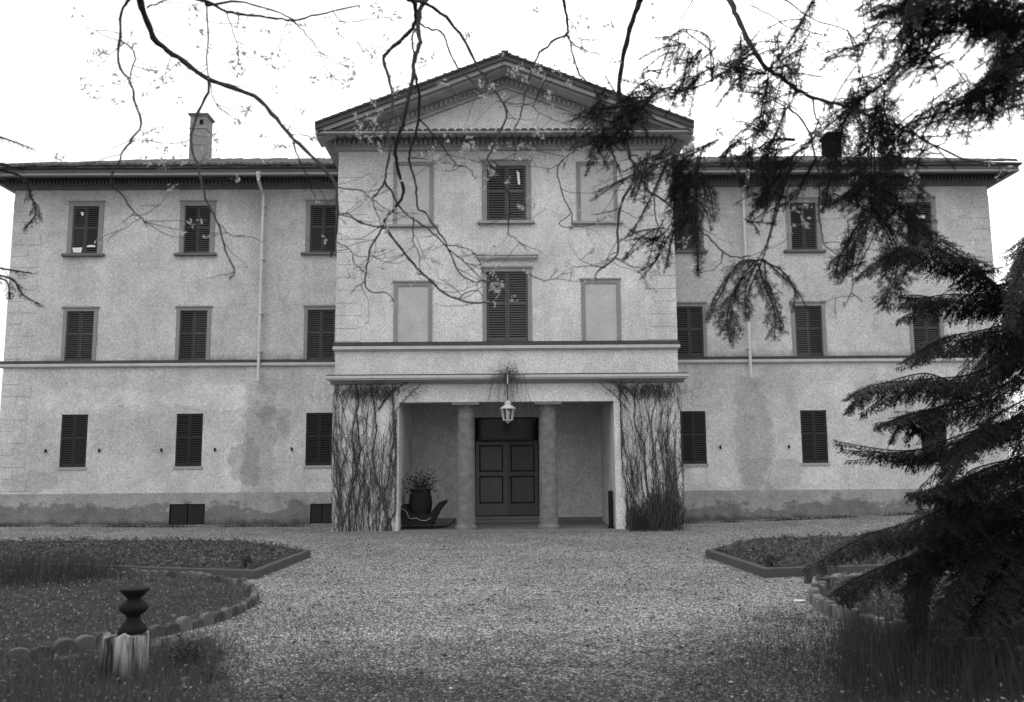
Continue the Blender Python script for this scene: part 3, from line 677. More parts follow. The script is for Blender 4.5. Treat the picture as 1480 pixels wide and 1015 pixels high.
def bough(path, sl=.28, gap=.035, droop=.25, r=.012, shoots=None, stems=None, sub=True, taper=.75):
    L = np.linalg.norm(np.diff(path, axis=0), axis=1).sum(); n = max(4, int(L/gap)); P = smooth_path(path, n); T = nrm(np.gradient(P, axis=0))
    up = np.array([0,0,1.]); stems.tube(P, [r*(1-.75*i/n)+.0015 for i in range(n)], 5)
    rf = rng.normal(0, .35, 3)
    for i in range(1, n):
        t = T[i]; side = np.cross(t, up+rf*.4); side /= np.linalg.norm(side)+1e-6; nr = np.cross(side, t)
        for sg in (-1, 1):
            if rng.random() < .12: continue
            f = i/n; l = sl*(1-taper*f**1.5)*(.45+.55*min(1, f*4))*rng.uniform(.6, 1.15)
            d = t*.8+side*sg*1.0-up*droop*rng.uniform(.4,1.6)+rng.normal(0,.18,3); d /= np.linalg.norm(d)
            shoots.append((P[i], d, l, nr))
            if sub and l > .05:
                for q in range(max(1, int(l/.04))):
                    b = P[i]+d*l*(.25+.7*q/max(1,int(l/.04))); e = np.cross(d, nr); s2 = -1 if q % 2 else 1
                    d2 = d*.8+e*s2*.9-up*droop*.5+rng.normal(0,.15,3); d2 /= np.linalg.norm(d2); shoots.append((b, d2, l*.38*rng.uniform(.6,1.2), nr))
    shoots.append((P[-2], T[-1], .05, np.cross(T[-1], np.array([1,0,.1]))))

# ---------------------------------------------------------------- dark conifer at the right edge
con = empty('dark_conifer', (5.2, -17.6, 0)); tag(con, 'large dark conifer with drooping boughs at the right edge over the round bed', 'conifer')
inv = np.array([5.2, -17.6, 0])
mb = MB().tube([np.array([0,0,-.1]), np.array([.02,0,1.5]), np.array([-.03,.03,3.5]), np.array([0,0,6.2])], [.17,.14,.10,.03], 12); mb.build('trunk', BARK, con, smooth=True)
sh, st = [], MB()
D0 = 7.5
def tb(pts, d0, d1, **k):
    n = len(pts); P = [U(x, y, d0+(d1-d0)*i/(n-1))-k.pop('_o', inv) if False else U(x, y, d0+(d1-d0)*i/(n-1)) for i, (x, y) in enumerate(pts)]
    bough([p-OFF for p in P], shoots=sh, stems=st, **k)
OFF = inv
for pts, d1, sl_n in [([(1520,470),(1420,535),(1340,548),(1270,555),(1228,572)],6.6,.34), ([(1520,590),(1400,625),(1335,648),(1285,655),(1217,650)],6.7,.26),
        ([(1520,520),(1420,570),(1350,590),(1310,600),(1268,618)],6.4,.26), ([(1520,690),(1410,715),(1330,750),(1250,775),(1178,815)],6.3,.36),
        ([(1520,770),(1420,780),(1330,800),(1250,830),(1205,855)],6.6,.34), ([(1540,430),(1440,430),(1380,425),(1330,432),(1298,440)],6.3,.28),
        ([(1540,420),(1460,425),(1400,385),(1340,355),(1290,365),(1245,395)],6.2,.30), ([(1520,450),(1430,475),(1360,490),(1310,520)],6.8,.30),
        ([(1520,640),(1420,680),(1370,700),(1320,715)],6.2,.34), ([(1500,740),(1430,780),(1390,830),(1370,890),(1365,930)],6.3,.30),
        ([(1520,760),(1470,800),(1440,860),(1430,925)],6.5,.30), ([(1500,700),(1400,750),(1340,800),(1325,870),(1320,925)],6.8,.30),
        ([(1540,300),(1490,340),(1470,400),(1455,470)],6.6,.26), ([(1540,380),(1500,420),(1470,480),(1440,540)],7.0,.3),
        ([(1510,720),(1440,740),(1385,745),(1330,735)],7.4,.34), ([(1520,560),(1440,600),(1400,640),(1372,690)],6.4,.3)]:
    for c_ in range(3):
        j = lambda: rng.normal(0, 9 if c_ else 0)
        tb([(x+j(), y+j()+6*c_) for x, y in pts], D0+.15*c_, d1+.25*c_, sl=sl_n*(1-.15*c_), gap=.028, droop=(.8, 1.4, 2.0)[c_], r=.006)
for i in range(115):                                     # the rest of the crown, all round the trunk
    z = rng.uniform(.35, 5.9); a = rng.uniform(0, 6.283)
    Lr = (1.85*(1-z/8.)+.1)*rng.uniform(.75, 1.05)
    if math.sin(a) < -.3: Lr *= .9
    p0 = np.array([0,0,z]); dr = np.array([math.cos(a), math.sin(a), 0])
    if z > 3.1 and math.cos(a) < 0.2: Lr *= .45
    P = [p0, p0+dr*Lr*.35+[0,0,.10], p0+dr*Lr*.7+[0,0,.0], p0+dr*Lr+[0,0,-.30*Lr]]
    bough(P, sl=.38, gap=.045, droop=1.1, r=.007, shoots=sh, stems=st)
V, F = needle_arrays(sh, .028, .0085, .0042); npmesh('foliage', V, F, NEEDLE, con); st.build('branch', CBARK, con)


# ---------------------------------------------------------------- overhead conifer whose sprays hang into the top right
oc_ = empty('overhanging_conifer', (4.3, -23.4, 0)); tag(oc_, 'feathery conifer sprays hanging into the sky at upper right in front of the roof', 'conifer')
OFF = np.array([4.3, -23.4, 0]); sh, st, sh2 = [], MB(), []
MB().tube([(0,0,-.1),(0,.02,2),(.03,0,4.5),(0,0,9.5)], [.2,.17,.13,.03], 12).build('trunk', BARK, oc_, smooth=True)
T_ = [ # (path, depth0, depth1, shoot length, gap)
 ([(1560,-30),(1480,20),(1420,35),(1350,25),(1280,15)],3.6,4.2,.17,.022), ([(1560,-60),(1440,-10),(1370,0),(1310,10),(1262,25)],3.6,4.2,.16,.022),
 ([(1400,10),(1360,45),(1325,80),(1290,105),(1245,125)],3.9,4.3,.09,.022), ([(1330,0),(1320,40),(1310,85)],4.1,4.2,.10,.022),
 ([(1300,100),(1270,125),(1235,150),(1200,175),(1165,205)],4.1,4.5,.13,.02), ([(1280,130),(1280,160),(1290,200),(1288,235)],4.2,4.4,.12,.022),
 ([(1245,140),(1220,180),(1205,215),(1200,262),(1190,300)],4.3,4.5,.12,.02), ([(1270,150),(1260,200),(1258,260),(1256,310),(1240,350),(1225,395)],4.3,4.6,.17,.022),
 ([(1560,60),(1490,80),(1450,90),(1420,120),(1405,150)],3.6,4.1,.13,.022), ([(1560,90),(1480,115),(1430,130),(1370,150),(1320,170),(1300,200)],3.7,4.2,.10,.03),
 ([(1480,130),(1440,150),(1420,170),(1380,180)],3.9,4.2,.08,.035), ([(1560,10),(1500,50),(1470,75),(1455,105)],3.5,3.9,.12,.022),
 ([(1255,260),(1290,295),(1325,330),(1370,362),(1415,388)],4.4,4.6,.13,.024), ([(1258,300),(1285,340),(1295,375),(1290,415),(1275,440)],4.4,4.6,.15,.026),
 ([(1250,250),(1225,275),(1205,290)],4.4,4.5,.13,.022), ([(1240,330),(1215,380),(1205,405)],4.5,4.6,.08,.03),([(1270,250),(1300,265),(1330,290)],4.4,4.5,.10,.026),
 ([(1200,-40),(1170,5),(1150,45),(1128,80),(1108,108)],4.4,4.6,.10,.024), ([(1112,108),(1080,95),(1045,95),(1010,110)],4.6,4.7,.09,.03),
 ([(1112,108),(1105,140),(1105,165),(1095,185)],4.6,4.7,.08,.022), ([(1115,105),(1140,95),(1150,110),(1140,130)],4.6,4.6,.08,.026),
 ([(1030,120),(1022,80),(1008,58),(985,48),(958,66)],4.6,4.7,.06,.022), ([(1015,70),(1000,88),(975,92)],4.6,4.7,.05,.026), ([(1012,112),(985,125),(955,130),(915,145)],4.6,4.7,.05,.024),
 ([(960,100),(930,105),(925,112)],4.7,4.7,.035,.03), ([(960,130),(925,150),(895,158),(860,160),(828,168)],4.6,4.5,.10,.018), ([(905,155),(885,180),(868,200),(850,212)],4.5,4.5,.08,.018),([(925,150),(905,165),(890,170)],4.5,4.5,.10,.012),
 ([(1035,205),(1000,222),(960,238),(915,255),(868,275)],4.5,4.4,.08,.016), ([(960,238),(945,275),(930,310),(912,335)],4.4,4.4,.07,.03), ([(985,232),(978,280),(965,330),(940,350)],4.4,4.4,.09,.026),
 ([(1010,218),(1002,270),(1000,320),(1008,360),(1008,392)],4.4,4.4,.09,.022), ([(1000,250),(985,300),(975,345),(968,385)],4.4,4.4,.08,.024), ([(965,340),(945,380),(930,398)],4.4,4.4,.06,.03),
 ([(1000,225),(985,250),(990,300)],4.4,4.4,.12,.016),([(1015,250),(1020,290),(1015,320)],4.4,4.4,.08,.022),
 ([(1140,150),(1120,190),(1095,235),(1110,285),(1085,315)],4.4,4.5,.08,.022), ([(1165,215),(1130,240),(1110,270),(1095,300)],4.4,4.5,.10,.022), ([(1180,230),(1150,280),(1120,300)],4.4,4.5,.08,.024),
 ([(1150,200),(1110,205),(1080,222),(1060,226)],4.4,4.5,.07,.028), ([(1150,230),(1130,290),(1108,350),(1096,378)],4.4,4.4,.02,.05),
 ([(1096,376),(1065,385),(1042,425),(1028,462)],4.4,4.3,.12,.022), ([(1090,380),(1065,410),(1058,455),(1060,490)],4.4,4.3,.12,.022), ([(1098,378),(1105,410),(1112,450),(1118,485)],4.4,4.3,.12,.022),
 ([(1102,376),(1130,392),(1142,420),(1150,450)],4.4,4.3,.10,.022), ([(1096,380),(1082,420),(1078,455)],4.4,4.3,.08,.026), ([(1078,320),(1095,322),(1112,326)],4.4,4.4,.03,.03),
 ([(1420,0),(1440,30),(1460,50)],3.7,3.9,.12,.022),([(1560,130),(1500,140),(1450,150)],3.7,3.9,.09,.03),
]
for pts, d0, d1, sln, gp_ in T_:
    big = pts[0][0] >= 1240 or sln >= .12
    for c_ in range(3 if pts[0][0] > 1400 else 2):
        jx, jy = (rng.normal(0, 11), rng.normal(0, 11)) if c_ else (0, 0)
        tb([(x+jx*i/len(pts)+rng.normal(0,3), y+jy*i/len(pts)+rng.normal(0,3)) for i, (x, y) in enumerate(pts)], d0+(.1*c_ if c_ else 0), d1+.12*c_, sl=sln*(1.3 if big else 1.15), gap=gp_*1.0, droop=.4, r=.003)
for cx_, cy_, rx_, ry_, n_, d_ in [(1110,105,48,45,15,4.6),(1142,62,22,38,7,4.6),(1102,160,20,35,8,4.6),(1055,100,35,22,8,4.65),(985,78,36,26,9,4.7),(985,125,30,10,5,4.7),(890,165,50,24,22,4.5),(870,205,28,18,7,4.5),(950,135,40,12,7,4.6),
        (1290,28,60,40,16,4.1),(1370,22,60,35,18,4.0),(1440,28,50,40,16,3.9),(1462,90,25,32,12,3.8),(1330,75,30,30,7,4.1),(1250,140,40,28,8,4.2),(1295,200,40,22,7,4.3),(1400,150,50,25,12,4.0),(1445,130,35,25,9,3.9),(1350,168,35,20,6,4.1),
        (1110,262,35,35,10,4.45),(1075,225,30,18,7,4.45),(960,248,45,22,14,4.4),(935,330,22,25,4,4.4),(1000,300,18,50,6,4.4),(1290,270,50,40,9,4.45),(1130,235,30,20,6,4.5),(1330,225,30,15,5,4.3),(1215,60,25,25,4,4.2),(1235,365,30,30,4,4.5),(1345,90,22,22,5,4.1)]:
    for _ in range(int(n_*(1.9 if cx_ > 1260 and cy_ < 130 else 1.4))):
        a = rng.uniform(0, 6.283); q_ = math.sqrt(rng.uniform(0,1)); x0 = cx_+rx_*q_*math.cos(a); y0 = cy_+ry_*q_*math.sin(a); t = math.radians(rng.normal(135, 38)); L_ = rng.uniform(30, 75)
        tb([(x0-L_*.5*math.cos(t), y0-L_*.5*math.sin(t)), (x0+rng.normal(0,3), y0-3), (x0+L_*.5*math.cos(t), y0+L_*.5*math.sin(t)+4)], d_+rng.normal(0,.12), d_+rng.normal(0,.12), sl=.075, gap=.026, droop=.3, r=.002)
V, F = needle_arrays(sh, .019, .0055, .0021); npmesh('foliage', V, F, NEEDLEG, oc_); print('overhead needles', len(F))
for i in range(46):                                     # unseen crown above and behind the camera, added to shade the foreground
    z = rng.uniform(5.4, 8.5); a = rng.uniform(0, 6.283); Lr = rng.uniform(1.8, 4.2)*(1-(z-5.4)/7); p0 = np.array([0,0,z]); dr = np.array([math.cos(a), math.sin(a), 0])
    if math.sin(a) > .2: p0[2] += .8
    bough([p0, p0+dr*Lr*.5+[0,0,.2], p0+dr*Lr+[0,0,.1]], sl=.55, gap=.09, droop=.2, r=.02, shoots=sh2, stems=st, sub=False)
V, F = needle_arrays(sh2, .05, .011, .006); npmesh('crown', V, F, NEEDLEG, oc_)
# limbs joining the sprays to the trunk, outside the frame
for tp, z in (((1560,-30,3.6), 4.2), ((1560,60,3.6), 3.6), ((1560,90,3.7), 3.3), ((1560,10,3.5), 3.9)):
    e = U(*tp)-OFF; p0 = np.array([0,0,z]); st.tube(smooth_path([p0, p0*.5+e*.5+[0,0,.15], e], 10), [.05*(1-.07*i) for i in range(10)], 7)
st.build('branch', CBARK, oc_)

# sprays at the left edge
lc = empty('left_conifer', (-3.9, -20.5, 0)); OFF = np.array([-3.9, -20.5, 0]); lc.name = 'edge_conifer'
tag(lc, 'conifer just outside the left edge, only sprays showing beside the wing corner', 'conifer'); sh, st = [], MB()
MB().tube([(0,0,-.1),(0,.02,2),(.03,0,4),(0,0,5.5)], [.14,.12,.08,.03], 10).build('trunk', BARK, lc, smooth=True)
for pts, sln in [([(-60,180),(-10,195),(20,205),(44,214)],.09), ([(-60,225),(0,238),(30,243),(52,240)],.08), ([(-30,240),(30,255),(45,285),(52,308),(36,330)],.10),
                 ([(-60,380),(0,388),(25,392),(45,395)],.09), ([(-40,395),(15,402),(32,425),(56,440)],.11), ([(-30,400),(8,405),(14,430)],.07)]:
    tb(pts, 4.9, 5.0, sl=sln, gap=.03, droop=.5, r=.006)
for i in range(30):
    z = rng.uniform(1.5, 5.3); a = rng.uniform(1.8, 4.5); Lr = 1.0*(1-z/8); p0 = np.array([0,0,z]); dr = np.array([math.cos(a), math.sin(a), 0])
    bough([p0, p0+dr*Lr*.5, p0+dr*Lr+[0,0,-.2]], sl=.25, gap=.06, droop=.5, r=.01, shoots=sh, stems=st)
for tp, z in (((-60,180,4.9), 4.), ((-60,225,4.9), 3.8), ((-60,380,4.9), 3.2), ((-30,240,4.9), 3.7)):
    e = U(*tp)-OFF; p0 = np.array([0,0,z]); st.tube([p0, p0*.5+e*.5, e], [.02,.015,.008], 5)
V, F = needle_arrays(sh, .02, .005, .002); npmesh('foliage', V, F, NEEDLEG, lc); st.build('branch', CBARK, lc)

# ---------------------------------------------------------------- budding trees whose branches cross the picture
def budding(name, label, base, traces, depth, extra_tufts, toplimbs):
    root = empty(name, tuple(base)); tag(root, label, 'tree'); B = np.array(base, float)
    MB().tube(smooth_path([B*0+[0,0,-.1], np.array([.05,0,1.6]), np.array([0,.1,3.4]), np.array([.1,.25,5.6]), np.array([.0,.3,7.5])], 14), [.22-.012*i for i in range(14)], 14).build('trunk', BARK, root, smooth=True)
    tufts = []; brs = []; pxm = depth/FPX
    for ti, (pts, w0, w1) in enumerate(traces):
        mb = MB(); dd = [depth+.25*math.sin(ti*1.3+i*.35) for i in range(len(pts))]
        dd[0] = depth+.25*math.sin(ti*1.3)
        P = np.array([U(x, y, d_) for (x, y), d_ in zip(pts, dd)])-B
        n = len(P)*3; Q = smooth_path(P, n); Q[1:-1] += rng.normal(0, .0025, (n-2, 3))
        rr = [.86*(w0+(w1-w0)*i/(n-1))*.5*pxm*(1+.12*math.sin(i*2.1)+.15*(i % 6 == 0)) for i in range(n)]; mb.tube(Q, rr, 7)
        if pts[0][1] <= 6:                             # carry the branch up out of frame to the limb overhead
            e = toplimbs[min(range(len(toplimbs)), key=lambda k: abs((U(*toplimbs[k][:3])-U(pts[0][0],-150,depth))[0]))]
            e = U(*e[:3])-B; d0 = Q[0]-Q[2]; mb.tube(smooth_path([Q[0], Q[0]+nrm(d0)*.15, (Q[0]+e)/2+[0,0,.15], e], 10), [rr[0]*(1+.1*i) for i in range(10)], 7)
        brs.append((mb, Q)); tw = mb
        Ls = np.linalg.norm(np.diff(Q, axis=0), axis=1).sum()
        for k in range(int(Ls/.27)+1):
            i = int(rng.integers(2, n-1)); t = Q[min(i+1, n-1)]-Q[i-1]; t /= np.linalg.norm(t)+1e-9; sd = RR*rng.choice([-1,1])+UU*rng.uniform(-.5,.3)+_f*rng.normal(0,.4)
            d_ = nrm(t*.6+sd); R = [Q[i]]; L = rng.uniform(.06, .30)
            for j in range(int(L/.03)+2):
                d_ = nrm(d_+rng.normal(0,.16,3)+UU*(.05)); R.append(R[-1]+d_*.03)
            tw.tube(R, [.0022*(1-.6*j/len(R)) for j in range(len(R))], 4, False)
            if rng.random() < .62: tufts.append(R[-1])
            if len(R) > 5 and rng.random() < .5:
                d2 = nrm(d_+rng.normal(0,.8,3)); R2 = [R[len(R)//2]+d2*.03*j for j in range(4)]; tw.tube(R2, .0018, 3, False); tufts.append(R2[-1])
        if w1 < 2.6: tufts.append(Q[-1])
    for x, y in extra_tufts:
        p = U(x, y, depth+rng.normal(0,.1))-B; k, j = min(((k, j) for k in range(len(brs)) for j in range(0, len(brs[k][1]), 2)), key=lambda q: np.linalg.norm(brs[q[0]][1][q[1]]-p)-.10*float((brs[q[0]][1][q[1]]-p)@UU > 0))
        e = brs[k][1][j]; md = (p+e)/2+RR*rng.normal(0,.03)+UU*rng.uniform(-.02,.04); brs[k][0].tube(smooth_path([e, md, p], 7), [.0020-.0002*i for i in range(7)], 3, False)
        tufts += [p, p+rng.normal(0,.02,3)]
    for mb, Q in brs: mb.build('branch', BARK, root, smooth=True)
    C = np.concatenate([t+rng.normal(0, .013, (int(rng.integers(4,9)), 3)) for t in tufts]); leaves('foliage', C, .028, LEAF, root)
    # limbs and canopy over the camera
    mb = MB()
    for tx, ty, td, z in toplimbs:
        e = U(tx, ty, td)-B; p0 = np.array([0,.1,z]); mb.tube(smooth_path([p0, p0*.6+e*.4+[0,0,.5], e], 12), [.07-.003*i for i in range(12)], 8)
    mb.build('limb', BARK, root, smooth=True)
    return root
D_A = 4.6
TA = [([(203,2),(212,28),(224,57),(245,75),(270,92),(300,114),(340,128),(375,145),(400,173),(418,195),(445,220),(470,247),(486,272),(487,310),(484,345),(478,372)],11,3),
 ([(485,271),(505,273),(525,277),(540,290),(560,303),(590,316)],2.5,1), ([(486,310),(500,312),(522,322),(545,328),(558,331)],2.5,1.5),
 ([(487,350),(506,361),(512,380),(524,392),(530,398)],2,1.2), ([(424,205),(432,232),(448,262),(455,290)],3,1.3), ([(418,193),(440,196),(455,202)],1.5,1),
 ([(184,2),(175,20),(173,58),(172,93),(188,118),(193,140),(204,178),(192,200),(180,218),(167,240),(160,262),(175,282),(195,308),(205,315),(213,328)],5,1.6),
 ([(174,56),(188,68),(196,82),(188,116)],3,2.2), ([(172,60),(155,53),(130,42)],1.6,.9), ([(195,308),(185,315),(178,322)],1.6,1.1),
 ([(297,3),(300,20),(300,60),(298,95),(303,113)],3,2), ([(302,116),(300,135),(285,165),(278,190),(277,215),(287,240),(290,262),(298,287),(310,312),(320,338),(328,367),(338,392),(332,404)],5,2),
 ([(312,318),(325,332),(338,342),(355,342)],1.8,1.1), ([(303,118),(308,140),(315,155),(330,165),(345,178)],1.8,.8),
 ([(298,2),(330,17),(345,20),(375,24),(400,27),(422,30),(445,24),(480,17),(520,8)],5,2.5), ([(335,2),(370,8),(400,17),(425,29)],3.5,2.5), ([(425,31),(440,48),(456,65),(465,85),(478,110)],2.5,1),
 ([(345,20),(343,40)],2.5,1.2), ([(328,18),(338,50),(344,75),(344,95)],1.8,1), ([(213,11),(230,4),(262,-6)],3,2.5), ([(480,15),(496,32),(530,28),(572,24)],2,1)]
XT = [(145,75),(142,80),(135,135),(147,126),(165,146),(165,116),(125,118),(105,24),(232,119),(257,145),(222,100),(283,20),(275,38),(350,75),(388,88),(335,95),(217,178),(232,184),(233,218),(264,210),(310,198),(309,222),
      (455,115),(412,86),(530,170),(505,115),(500,120),(380,198),(398,212),(540,145),(570,120),(205,228),(240,236),(265,235),(350,100)]
budding('budding_tree', 'budding tree with thick branch sweeping down across the left sky to the gable', (-2.6, -26.2, 0), TA, D_A, XT, [(190,-160,4.3,4.6),(330,-170,4.3,5.0)])
TB = [([(598,2),(601,18),(600,33),(590,48),(572,64),(556,80),(555,95),(562,112),(567,140),(565,165),(561,190),(564,215),(559,245),(556,262),(548,275),(537,288)],8,2.5),
 ([(556,262),(568,280),(575,296),(590,312),(610,324),(632,343),(650,362),(670,378),(690,398),(700,407)],4,1.5),
 ([(612,2),(606,18),(604,45),(607,62),(600,82),(598,105),(592,130),(587,160),(580,185),(572,207),(572,228),(577,250),(583,275),(576,295),(560,312),(556,322),(566,342),(582,362),(600,385),(614,398),(632,415),(650,428),(664,433),(680,438),(700,437),(716,441)],8,2.5),
 ([(601,42),(595,55),(597,70),(600,82)],3.5,3), ([(600,108),(605,125),(606,145),(604,172),(600,198),(593,218),(592,235),(599,258),(601,278),(604,302),(616,308),(626,325),(642,346),(652,370),(662,390),(676,404),(690,408),(705,404),(715,404)],5,1.8),
 ([(610,2),(626,12),(646,26),(665,50),(680,75),(689,95),(701,112),(716,132),(733,162),(725,186),(713,212),(705,233),(716,245),(726,266),(736,283),(736,305),(735,337),(745,345),(762,362)],6,1.2),
 ([(604,33),(620,42),(640,48),(650,75),(662,98),(680,115),(690,128),(697,137)],3.5,2.5), ([(556,322),(545,342),(535,362),(530,385),(528,410),(536,422),(560,424),(570,438)],4,1.3),
 ([(557,330),(530,325),(508,312),(490,307)],3,1.6), ([(606,172),(620,187),(640,212),(658,236),(675,242),(688,258)],3,1.2), ([(658,236),(652,246),(640,248)],1.5,1),
 ([(597,313),(597,345),(606,370),(606,395)],2.5,1), ([(645,355),(662,356),(688,368),(698,400)],2,1), ([(664,432),(672,424),(690,420),(700,432)],2,1.2),
 ([(733,160),(727,148),(718,146)],2.5,1.5), ([(725,147),(745,151),(765,151),(782,165),(810,177)],1.7,.8), ([(762,395),(778,402),(792,405),(805,390)],2.2,1.2), ([(538,288),(545,310),(552,327)],2,1.3),
 ([(528,407),(515,415),(508,424)],1.8,1), ([(712,233),(722,240),(730,250),(735,262)],2,1)]
TC = [([(815,2),(819,25),(819,48),(800,60),(780,76),(771,94),(763,120),(756,148),(749,175),(744,185)],5,2), ([(819,50),(830,65),(848,73),(868,80)],3.5,1.4), ([(818,22),(832,42),(845,75)],2,1),
 ([(822,52),(828,80),(838,108),(856,124),(872,148)],2.5,3.5), ([(875,148),(862,172),(845,192),(828,218),(808,238),(806,258),(815,285),(825,308),(826,332)],2,2), ([(808,238),(797,243),(790,248)],1.5,1), ([(825,308),(808,325),(826,330)],1.8,1.2),
 ([(832,170),(822,185),(815,195),(814,225)],2,1), ([(745,178),(745,215),(743,235)],1.6,1)]
XB = [(543,16),(489,50),(562,55),(540,75),(612,97),(676,50),(775,15),(850,40),(838,33),(775,100),(745,105),(740,110),(810,105),(760,115),(790,135),(695,120),(712,125),(520,180),(540,175),(545,165),(520,198),(550,195),
      (680,205),(675,210),(668,214),(780,188),(775,192),(716,212),(750,212),(680,183),(672,185),(720,422),(722,415),(716,418),(712,250),(710,252),(770,223),(638,245),(690,260),(615,365),(612,368),(628,375),(670,370),(678,372),(715,362),(790,240),(845,182),(540,270),(535,295),(560,315),(506,390),(510,398),(525,392),(605,402)]
budding('budding_tree', 'budding tree with twisted forked branches hanging in front of the gable', (-.9, -27.6, 0), TB, 5.0, XB, [(600,-190,4.6,5.2),(700,-200,4.6,5.6)])
TD = [([(924,2),(914,32),(905,65),(898,100),(894,138),(898,158),(905,175),(907,200),(909,228),(917,237),(914,262),(900,290),(893,320),(893,350),(893,366),(880,380),(862,395),(861,406)],9,2),
 ([(917,236),(925,252),(932,268),(945,282),(962,292),(985,312),(1012,332),(1030,350),(1046,365),(1062,371),(1085,370)],4.5,2), ([(945,285),(946,305),(950,325),(960,342),(972,347)],2.5,1.5),
 ([(880,200),(887,225),(895,245),(903,270)],3,1.5), ([(909,228),(920,225),(930,238),(935,262)],3,1.5), ([(893,363),(884,368),(875,375)],2,1), ([(875,387),(855,385),(835,386)],2,1), ([(907,275),(895,300),(875,308),(855,310)],2,1),
 ([(1056,2),(1066,27),(1080,55),(1095,80),(1110,100),(1130,112),(1150,128),(1175,142),(1200,148),(1230,157),(1258,168),(1290,182),(1322,195),(1352,212),(1400,232),(1432,235)],9,2.5),
 ([(1175,142),(1178,165),(1183,178),(1172,195)],3,2), ([(1140,156),(1158,172),(1170,192),(1176,220),(1182,245),(1185,272),(1183,300),(1186,330),(1190,350),(1205,365),(1217,372)],3.5,1.5),
 ([(1190,352),(1210,350),(1235,355)],1.8,1), ([(1205,280),(1225,290),(1243,298),(1252,315),(1252,335),(1243,365),(1233,392),(1231,420),(1222,440)],3,1.3), ([(1232,424),(1240,430),(1246,438)],1.8,1.2),
 ([(1139,2),(1165,22),(1190,34),(1220,42),(1238,62),(1240,90),(1242,120)],2.5,1.2), ([(1085,8),(1115,22),(1132,36),(1150,42),(1192,52)],2,1.5), ([(1242,60),(1260,75),(1290,72)],1.8,1),
 ([(1000,2),(985,25),(962,58)],2,1), ([(1142,156),(1110,162),(1085,178),(1065,205)],2.2,1.2), ([(1195,2),(1205,20),(1212,32)],1.5,1), ([(1044,365),(1042,380),(1030,392)],2,1)]
XD = [(1195,88),(1205,92),(1155,95),(1320,262),(1316,256),(1323,268),(1315,250),(1160,300),(1154,306),(1163,320),(1140,330),(1200,160),(1040,190),(1250,180),(875,265),(870,250),(835,215),(990,355),(985,350)]
budding('budding_tree', 'budding tree with slim branches among the conifer sprays at upper right', (1.9, -27.0, 0), TC+TD, 4.9, XD, [(900,-180,4.5,5.2),(1080,-190,4.5,5.0),(800,-190,4.6,5.6)])

# ---------------------------------------------------------------- raised beds
def strip(mb, pts, w, z0, z1):                          # kerb of boxes following a polyline, w to the left
    for (x0,y0),(x1,y1) in zip(pts[:-1], pts[1:]):
        d_ = np.array([x1-x0, y1-y0]); L = np.linalg.norm(d_); d_ /= L; n_ = np.array([-d_[1], d_[0]])*w
        k = max(1, int(L/1.0))
        for i in range(k):
            a = np.array([x0,y0])+d_*L*i/k+d_*.004; b = np.array([x0,y0])+d_*L*(i+1)/k-d_*.004
            h = rng.uniform(-.006,.006); j = rng.uniform(-.008,.008)*n_/w
            mb.poly_z([tuple(a+j), tuple(b+j), tuple(b+n_+j), tuple(a+n_+j)], z0, z1+h)
KERB = Mat('kerb_stone', .9); KERB.color(.075*(.45+.7*KERB.noise(4, 6, .75)+.5*KERB.noise(30, 3))); KERB.bump(KERB.noise(25,5,.7), .5, .01); KERB = KERB.m
def bedding(name, label, poly, z, n, size=.045, h=.10, mat=None, **k):
    P = np.array(poly); lo, hi = P.min(0), P.max(0); out = []
    def ins(x, y):
        c = False; j = len(P)-1
        for i in range(len(P)):
            if (P[i][1] > y) != (P[j][1] > y) and x < (P[j][0]-P[i][0])*(y-P[i][1])/(P[j][1]-P[i][1])+P[i][0]: c = not c
            j = i
        return c
    while len(out) < n:
        x, y = rng.uniform(lo[0], hi[0]), rng.uniform(lo[1], hi[1])
        if ins(x, y): out.append((x, y))
    O = np.array(out); C = []
    for x, y in O:
        m = int(rng.integers(8, 22)); r = rng.uniform(.03, .10); a = rng.uniform(0, 6.28, m); rr = r*np.sqrt(rng.uniform(0,1,m))
        C.append(np.stack([x+rr*np.cos(a), y+rr*np.sin(a), z+rng.uniform(.0, h*rng.uniform(.3,1.3), m)], -1))
    return leaves(name, np.concatenate(C), size, mat or BEDLEAF, kind='stuff')
LB = [(-16,-10.2),(-6.91,-10.94),(-3.66,-12.03),(-3.55,-8.9),(-5.5,-6.5),(-16,-5.6)]
RB = [(16,-10.2),(8.42,-10.9),(5.89,-11.97),(3.66,-12.42),(3.50,-9.4),(5.0,-7.1),(16,-5.5)]
for poly, lab, side in ((LB, 'low raised flower bed with stone kerb before the left wing', 1), (RB, 'low raised flower bed with stone kerb before the right wing', -1)):
    cx, cy = np.mean([p[0] for p in poly]), np.mean([p[1] for p in poly])
    root = empty('flower_bed', (cx, cy, 0)); tag(root, lab, 'flower bed')
    q = [(x-cx, y-cy) for x, y in poly]; w = .11*side
    mb = MB(); strip(mb, q+[q[0]], w, -.05, .125); mb.build('kerb', KERB, root, bevel=.012)
    c0 = np.array(q).mean(0); inn = [tuple(c0+(np.array(p)-c0)*.975) for p in q]
    mb = MB().poly_z(inn if side > 0 else inn[::-1], -.05, .085); mb.build('bed_soil', SOIL, root)
    vis = [p for p in poly]; vis[0] = (side*-12.5, vis[0][1]); vis[-1] = (side*-12.5, vis[-1][1])
    sp = np.array(vis).mean(0); vis = [tuple(sp+(np.array(p)-sp)*.95) for p in vis]
    bedding('bedding_plants', '', vis, .085, 1500, .06, .12)
